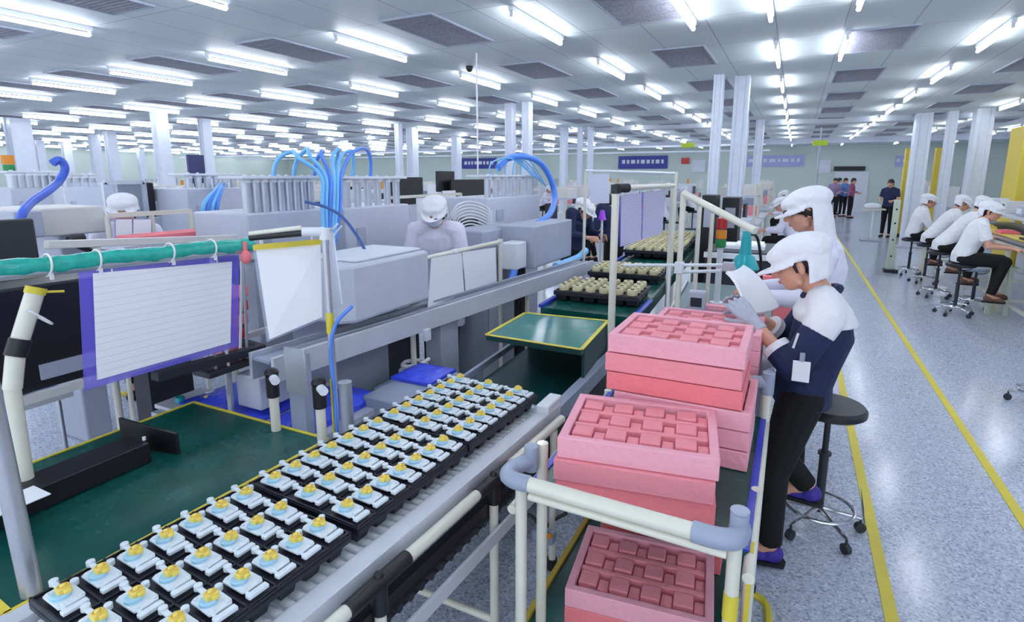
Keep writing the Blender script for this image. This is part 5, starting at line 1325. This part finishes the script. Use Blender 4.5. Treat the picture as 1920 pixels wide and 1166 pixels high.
obj('pipe', MB().cyl((0, 0, .06), (0, 0, .78), .012), M_CREAM, t); obj('foot', MB().cyl((0, 0, 0), (0, 0, .06), .03), mat('dark_red_rubber', '6b2422', .5), t)
# bundle of pipes and red crates between documents
p = at(455, 640, x=-2.15); t = thing('pipe_bundle', 'bundle of thin white pipes and cables between the two hanging documents', 'pipes', (-2.3, p.y, 0))
for k in range(7):
    random.seed(k); a = V((-2.3 + random.uniform(-.05, .05), p.y - .06 + k * .028, .89)); b_ = a + V((random.uniform(-.05, .05), random.uniform(-.07, .07), .48))
    obj('pipe', MB().cyl(a, b_, .007), M_CABLE if k % 3 else M_STEEL, t, world=True)
obj('rack_foot', MB().box((-2.3, p.y + .02, .88), (.12, .26, .03)), M_DARK, t, world=True, bev=.005)
obj('rack_leg', MB().cyl((-2.3, p.y + .02, 0), (-2.3, p.y + .02, .87), .015), M_STEEL, t, world=True)
for k in range(5):
    q_ = at(432, 550 + 26 * k, x=-2.45)
    one('red_bin', MB().box((-2.48, q_.y + .02, q_.z), (.12, .12, .052)), M_RED if k % 2 else M_PINK3, 'red bin stacked behind the hanging document, %s from the top' % ORD[k], 'bin', group='red bins stacked behind the document', bev=.004)
# floor duct
one('low_cabinet', MB().box((-2.62, 3.02, .36), (.22, .8, .72)), M_DARK, 'dark low cabinet on the floor behind the long rail', 'cabinet', bev=.01)

# ================================================================== workers in the left half
person('worker in white cap, glasses and face mask bending over a press machine in the centre', (-2.56, 3.80, 0), -1.15, dict(standing(.16), head=(.21, 0, 1.47), neck=(.14, 0, 1.36)), top=M_COAT, coat=True, vox=.010, drape=.10, pitch=.35, mask=True)
person('worker in white cap and navy jacket bent beside the purple object near the notice rail', (-2.35, 6.3, 0), -.2, dict(standing(.1), head=(.18, 0, 1.36), neck=(.1, 0, 1.27)), top=M_NAVY, vox=.012, drape=.08, pitch=.5)
person('dark haired worker in navy jacket behind the purple object', (-2.12, 7.3, 0), PI - .3, dict(standing(.12), head=(.16, 0, 1.40), neck=(.1, 0, 1.31)), top=M_NAVY, vox=.012, cap=False, pitch=.5)
p = at(1129, 404, x=-2.0); t = thing('purple_cup', 'bright purple cone shaped object near the navy jacketed workers', 'tool', (p.x, p.y, p.z - .05))
obj('cone', MB().cyl((0, 0, 0), (0, 0, .11), .05, .025), M_PURPLE, t); obj('stem', MB().cyl((0, 0, -(p.z - .05)), (0, 0, .0), .015), M_WHITE, t)
person('worker with white cap half hidden behind the beige machine box', (-4.6, 2.55, 0), -.6, dict(standing(.12), head=(.16, 0, 1.50), neck=(.1, 0, 1.37)), top=M_COAT, vox=.013, drape=.06, pitch=.15)
person('capped worker in white beyond the left column of the close pair', (-.75, 8.1, 0), PI + .3, seated(.66, .2), top=M_COAT, vox=.011, drape=.12, pitch=.45)

# ================================================================== rows of benches filling the hall
def station(kind):
    t = thing('work_station', 'x', 'workstation')
    obj('table_top', MB().box((0, 0, .80), (.75, 1.5, .04)), M_MACH2 if kind != 2 else M_MACH, t)
    for sx in (-.33, .33):
        for sy in (-.7, .7): obj('leg', MB().box((sx, sy, .39), (.04, .04, .78)), M_CREAM, t)
    if kind == 0:
        obj('cabinet', MB().box((0, -.2, 1.06), (.5, .9, .48)), M_MACH, t, bev=.01)
        for k in range(4): obj('cylinder', MB().cyl((.1, -.5 + k * .2, 1.3), (.1, -.5 + k * .2, 1.62), .05, seg=12), M_STEEL, t)
        obj('box', MB().box((.1, .5, .94), (.3, .3, .24)), M_DARK, t)
    elif kind == 1:
        obj('shelf', MB().box((-.1, 0, 1.35), (.4, 1.5, .03)), M_MACH, t)
        for sy in (-.72, .72): obj('upright', MB().box((-.28, sy, 1.2), (.04, .04, .8)), M_CREAM, t)
        sc_ = obj('monitor', MB().box((.12, .35, 1.08), (.04, .5, .34)), M_BLACK, t); obj('monitor_foot', MB().box((.08, .35, .86), (.16, .2, .1)), M_DARK, sc_)
        obj('instrument', MB().box((.1, -.35, .93), (.35, .45, .22)), M_MACH2, t, bev=.01); obj('shelf_boxes', MB().box((-.1, -.4, 1.46), (.3, .4, .2)).box((-.1, .25, 1.44), (.3, .5, .15)), M_BEIGE, t)
    elif kind == 2:
        obj('cabinet', MB().box((0, .1, 1.12), (.6, 1.1, .6)), M_MACH2, t, bev=.01); obj('window', MB().box((.305, .1, 1.18), (.01, .7, .3)), M_DARK, t)
        obj('panel', MB().box((.31, -.38, 1.2), (.01, .16, .3)), M_MACH3, t); obj('beacon', MB().cyl((0, .4, 1.42), (0, .4, 1.62), .04, seg=10), M_ORANGE, t)
    else:
        obj('foam_stack', MB().box((0, -.45, .93), (.45, .4, .22)), M_PINK, t); obj('bin', MB().box((0, .1, .90), (.4, .35, .16)), M_DARK, t)
        obj('fixture', MB().box((-.1, .5, 1.0), (.3, .25, .4)), M_GREYP, t); obj('hanging_sheet', MB().box((.2, .05, 1.36), (.01, .5, .3)), M_PRINT, t)
        for sy in (-.7, .7): obj('upright', MB().box((.2, sy, 1.17), (.035, .035, .74)), M_CREAM, t)
        obj('top_rail', MB().box((.2, 0, 1.53), (.03, 1.4, .03)), M_CREAM, t)
    return t
looks = ['cabinet with steel cylinders on a bench', 'bench with shelf and black monitor', 'white enclosed machine with orange beacon', 'bench with pink foam and hanging sheet']
protos = [station(k) for k in range(4)]; usedp = set()
wk = []
for k, (tp_, nm_) in enumerate(((M_COAT, 'white coat'), (M_SHIRT, 'white shirt'))):
    wt = person('x', (0, 0, 0), 0, seated(.62, .14 + .1 * k), top=tp_, vox=.018, drape=.12, pitch=.4 + .1 * k, detail=False)[0]; wk.append(wt)
usedw = set()
rows_ = [(-3.9, 5.2, 27), (-6.9, 4.6, 27), (-9.2, 4.4, 27), (-12.0, 5.2, 27), (-15.0, 5.6, 27), (-18.5, 6.5, 26), (-22.5, 8, 26), (-27, 9.5, 26), (-.95, 10.6, 26), (4.1, 21.5, 27)]
rn = ['first left bench row', 'second left bench row', 'third left bench row', 'fourth left bench row', 'fifth left bench row', 'sixth left bench row', 'seventh left bench row', 'farthest left bench row', 'bench row behind the near columns', 'far right bench row']
rnd = random.Random(11)
for ri, (x, ya, yb) in enumerate(rows_):
    y = ya; k = 0
    while y < yb:
        kd = rnd.choice([0, 1, 2, 3]) if ri != 8 else rnd.choice([1, 1, 3]); rz = rnd.choice([0, PI]) if kd != 3 else 0
        lb = '%s, %s in the %s' % (looks[kd], ORD[k], rn[ri])
        xx = x + rnd.uniform(-.06, .06)
        if any(abs(cx - xx) < .75 and abs(cy - y) < 1.05 for cx, cy in COLS): y += .6; continue
        pr_ = protos[kd]
        if kd not in usedp:
            usedp.add(kd); pr_.location = (xx, y, 0); pr_.rotation_euler = (0, 0, rz); pr_['label'] = lb; pr_['group'] = 'stations of the bench rows'
        else: dup(pr_, (xx, y, 0), rz, lb, 'stations of the bench rows')
        if k % 2 == (ri % 2) and y < 20 and rnd.random() < .8:
            s = rnd.choice([1, -1]) if ri != 8 else 1; j = rnd.choice([0, 1]); w_ = wk[j]
            lb = 'capped worker in %s, %s, by its %s station' % (['white coat', 'white shirt'][j], rn[ri], ORD[k])
            L = (xx + s * .92, y + rnd.uniform(-.2, .2), 0); r__ = PI if s > 0 else 0
            if j not in usedw:
                usedw.add(j); w_.location = L; w_.rotation_euler = (0, 0, r__); w_['label'] = lb; w_['group'] = 'seated workers of the hall'
            else: dup(w_, L, r__, lb, 'seated workers of the hall')
            one('round_stool', MB().cyl((L[0], L[1], .55), (L[0], L[1], .60), .16, seg=16).cyl((L[0], L[1], .02), (L[0], L[1], .55), .02, seg=8).cyl((L[0], L[1], 0), (L[0], L[1], .03), .2, seg=12), M_DARK, 'stool under the worker by the %s station, %s' % (ORD[k], rn[ri]), 'stool', group='stools of the hall')
        y += 2.05 + rnd.uniform(0, .5); k += 1
# long horizontal duct/light rails far left, at ceiling
for k, (y, z) in enumerate([(20.5, 2.75), (24, 2.7)]):
    t = thing('cable_tray', 'long pale cable tray hung under the ceiling across the hall, %s' % ('nearer' if k == 0 else 'farther'), 'cable tray', (-16, y, z))
    obj('tray', MB().box((0, 0, 0), (30, .25, .06)), M_MACH2, t)
    for j in range(8): obj('hanger', MB().cyl((-14 + j * 4, 0, .03), (-14 + j * 4, 0, CEIL - z), .012, seg=6), M_MACH3, t)
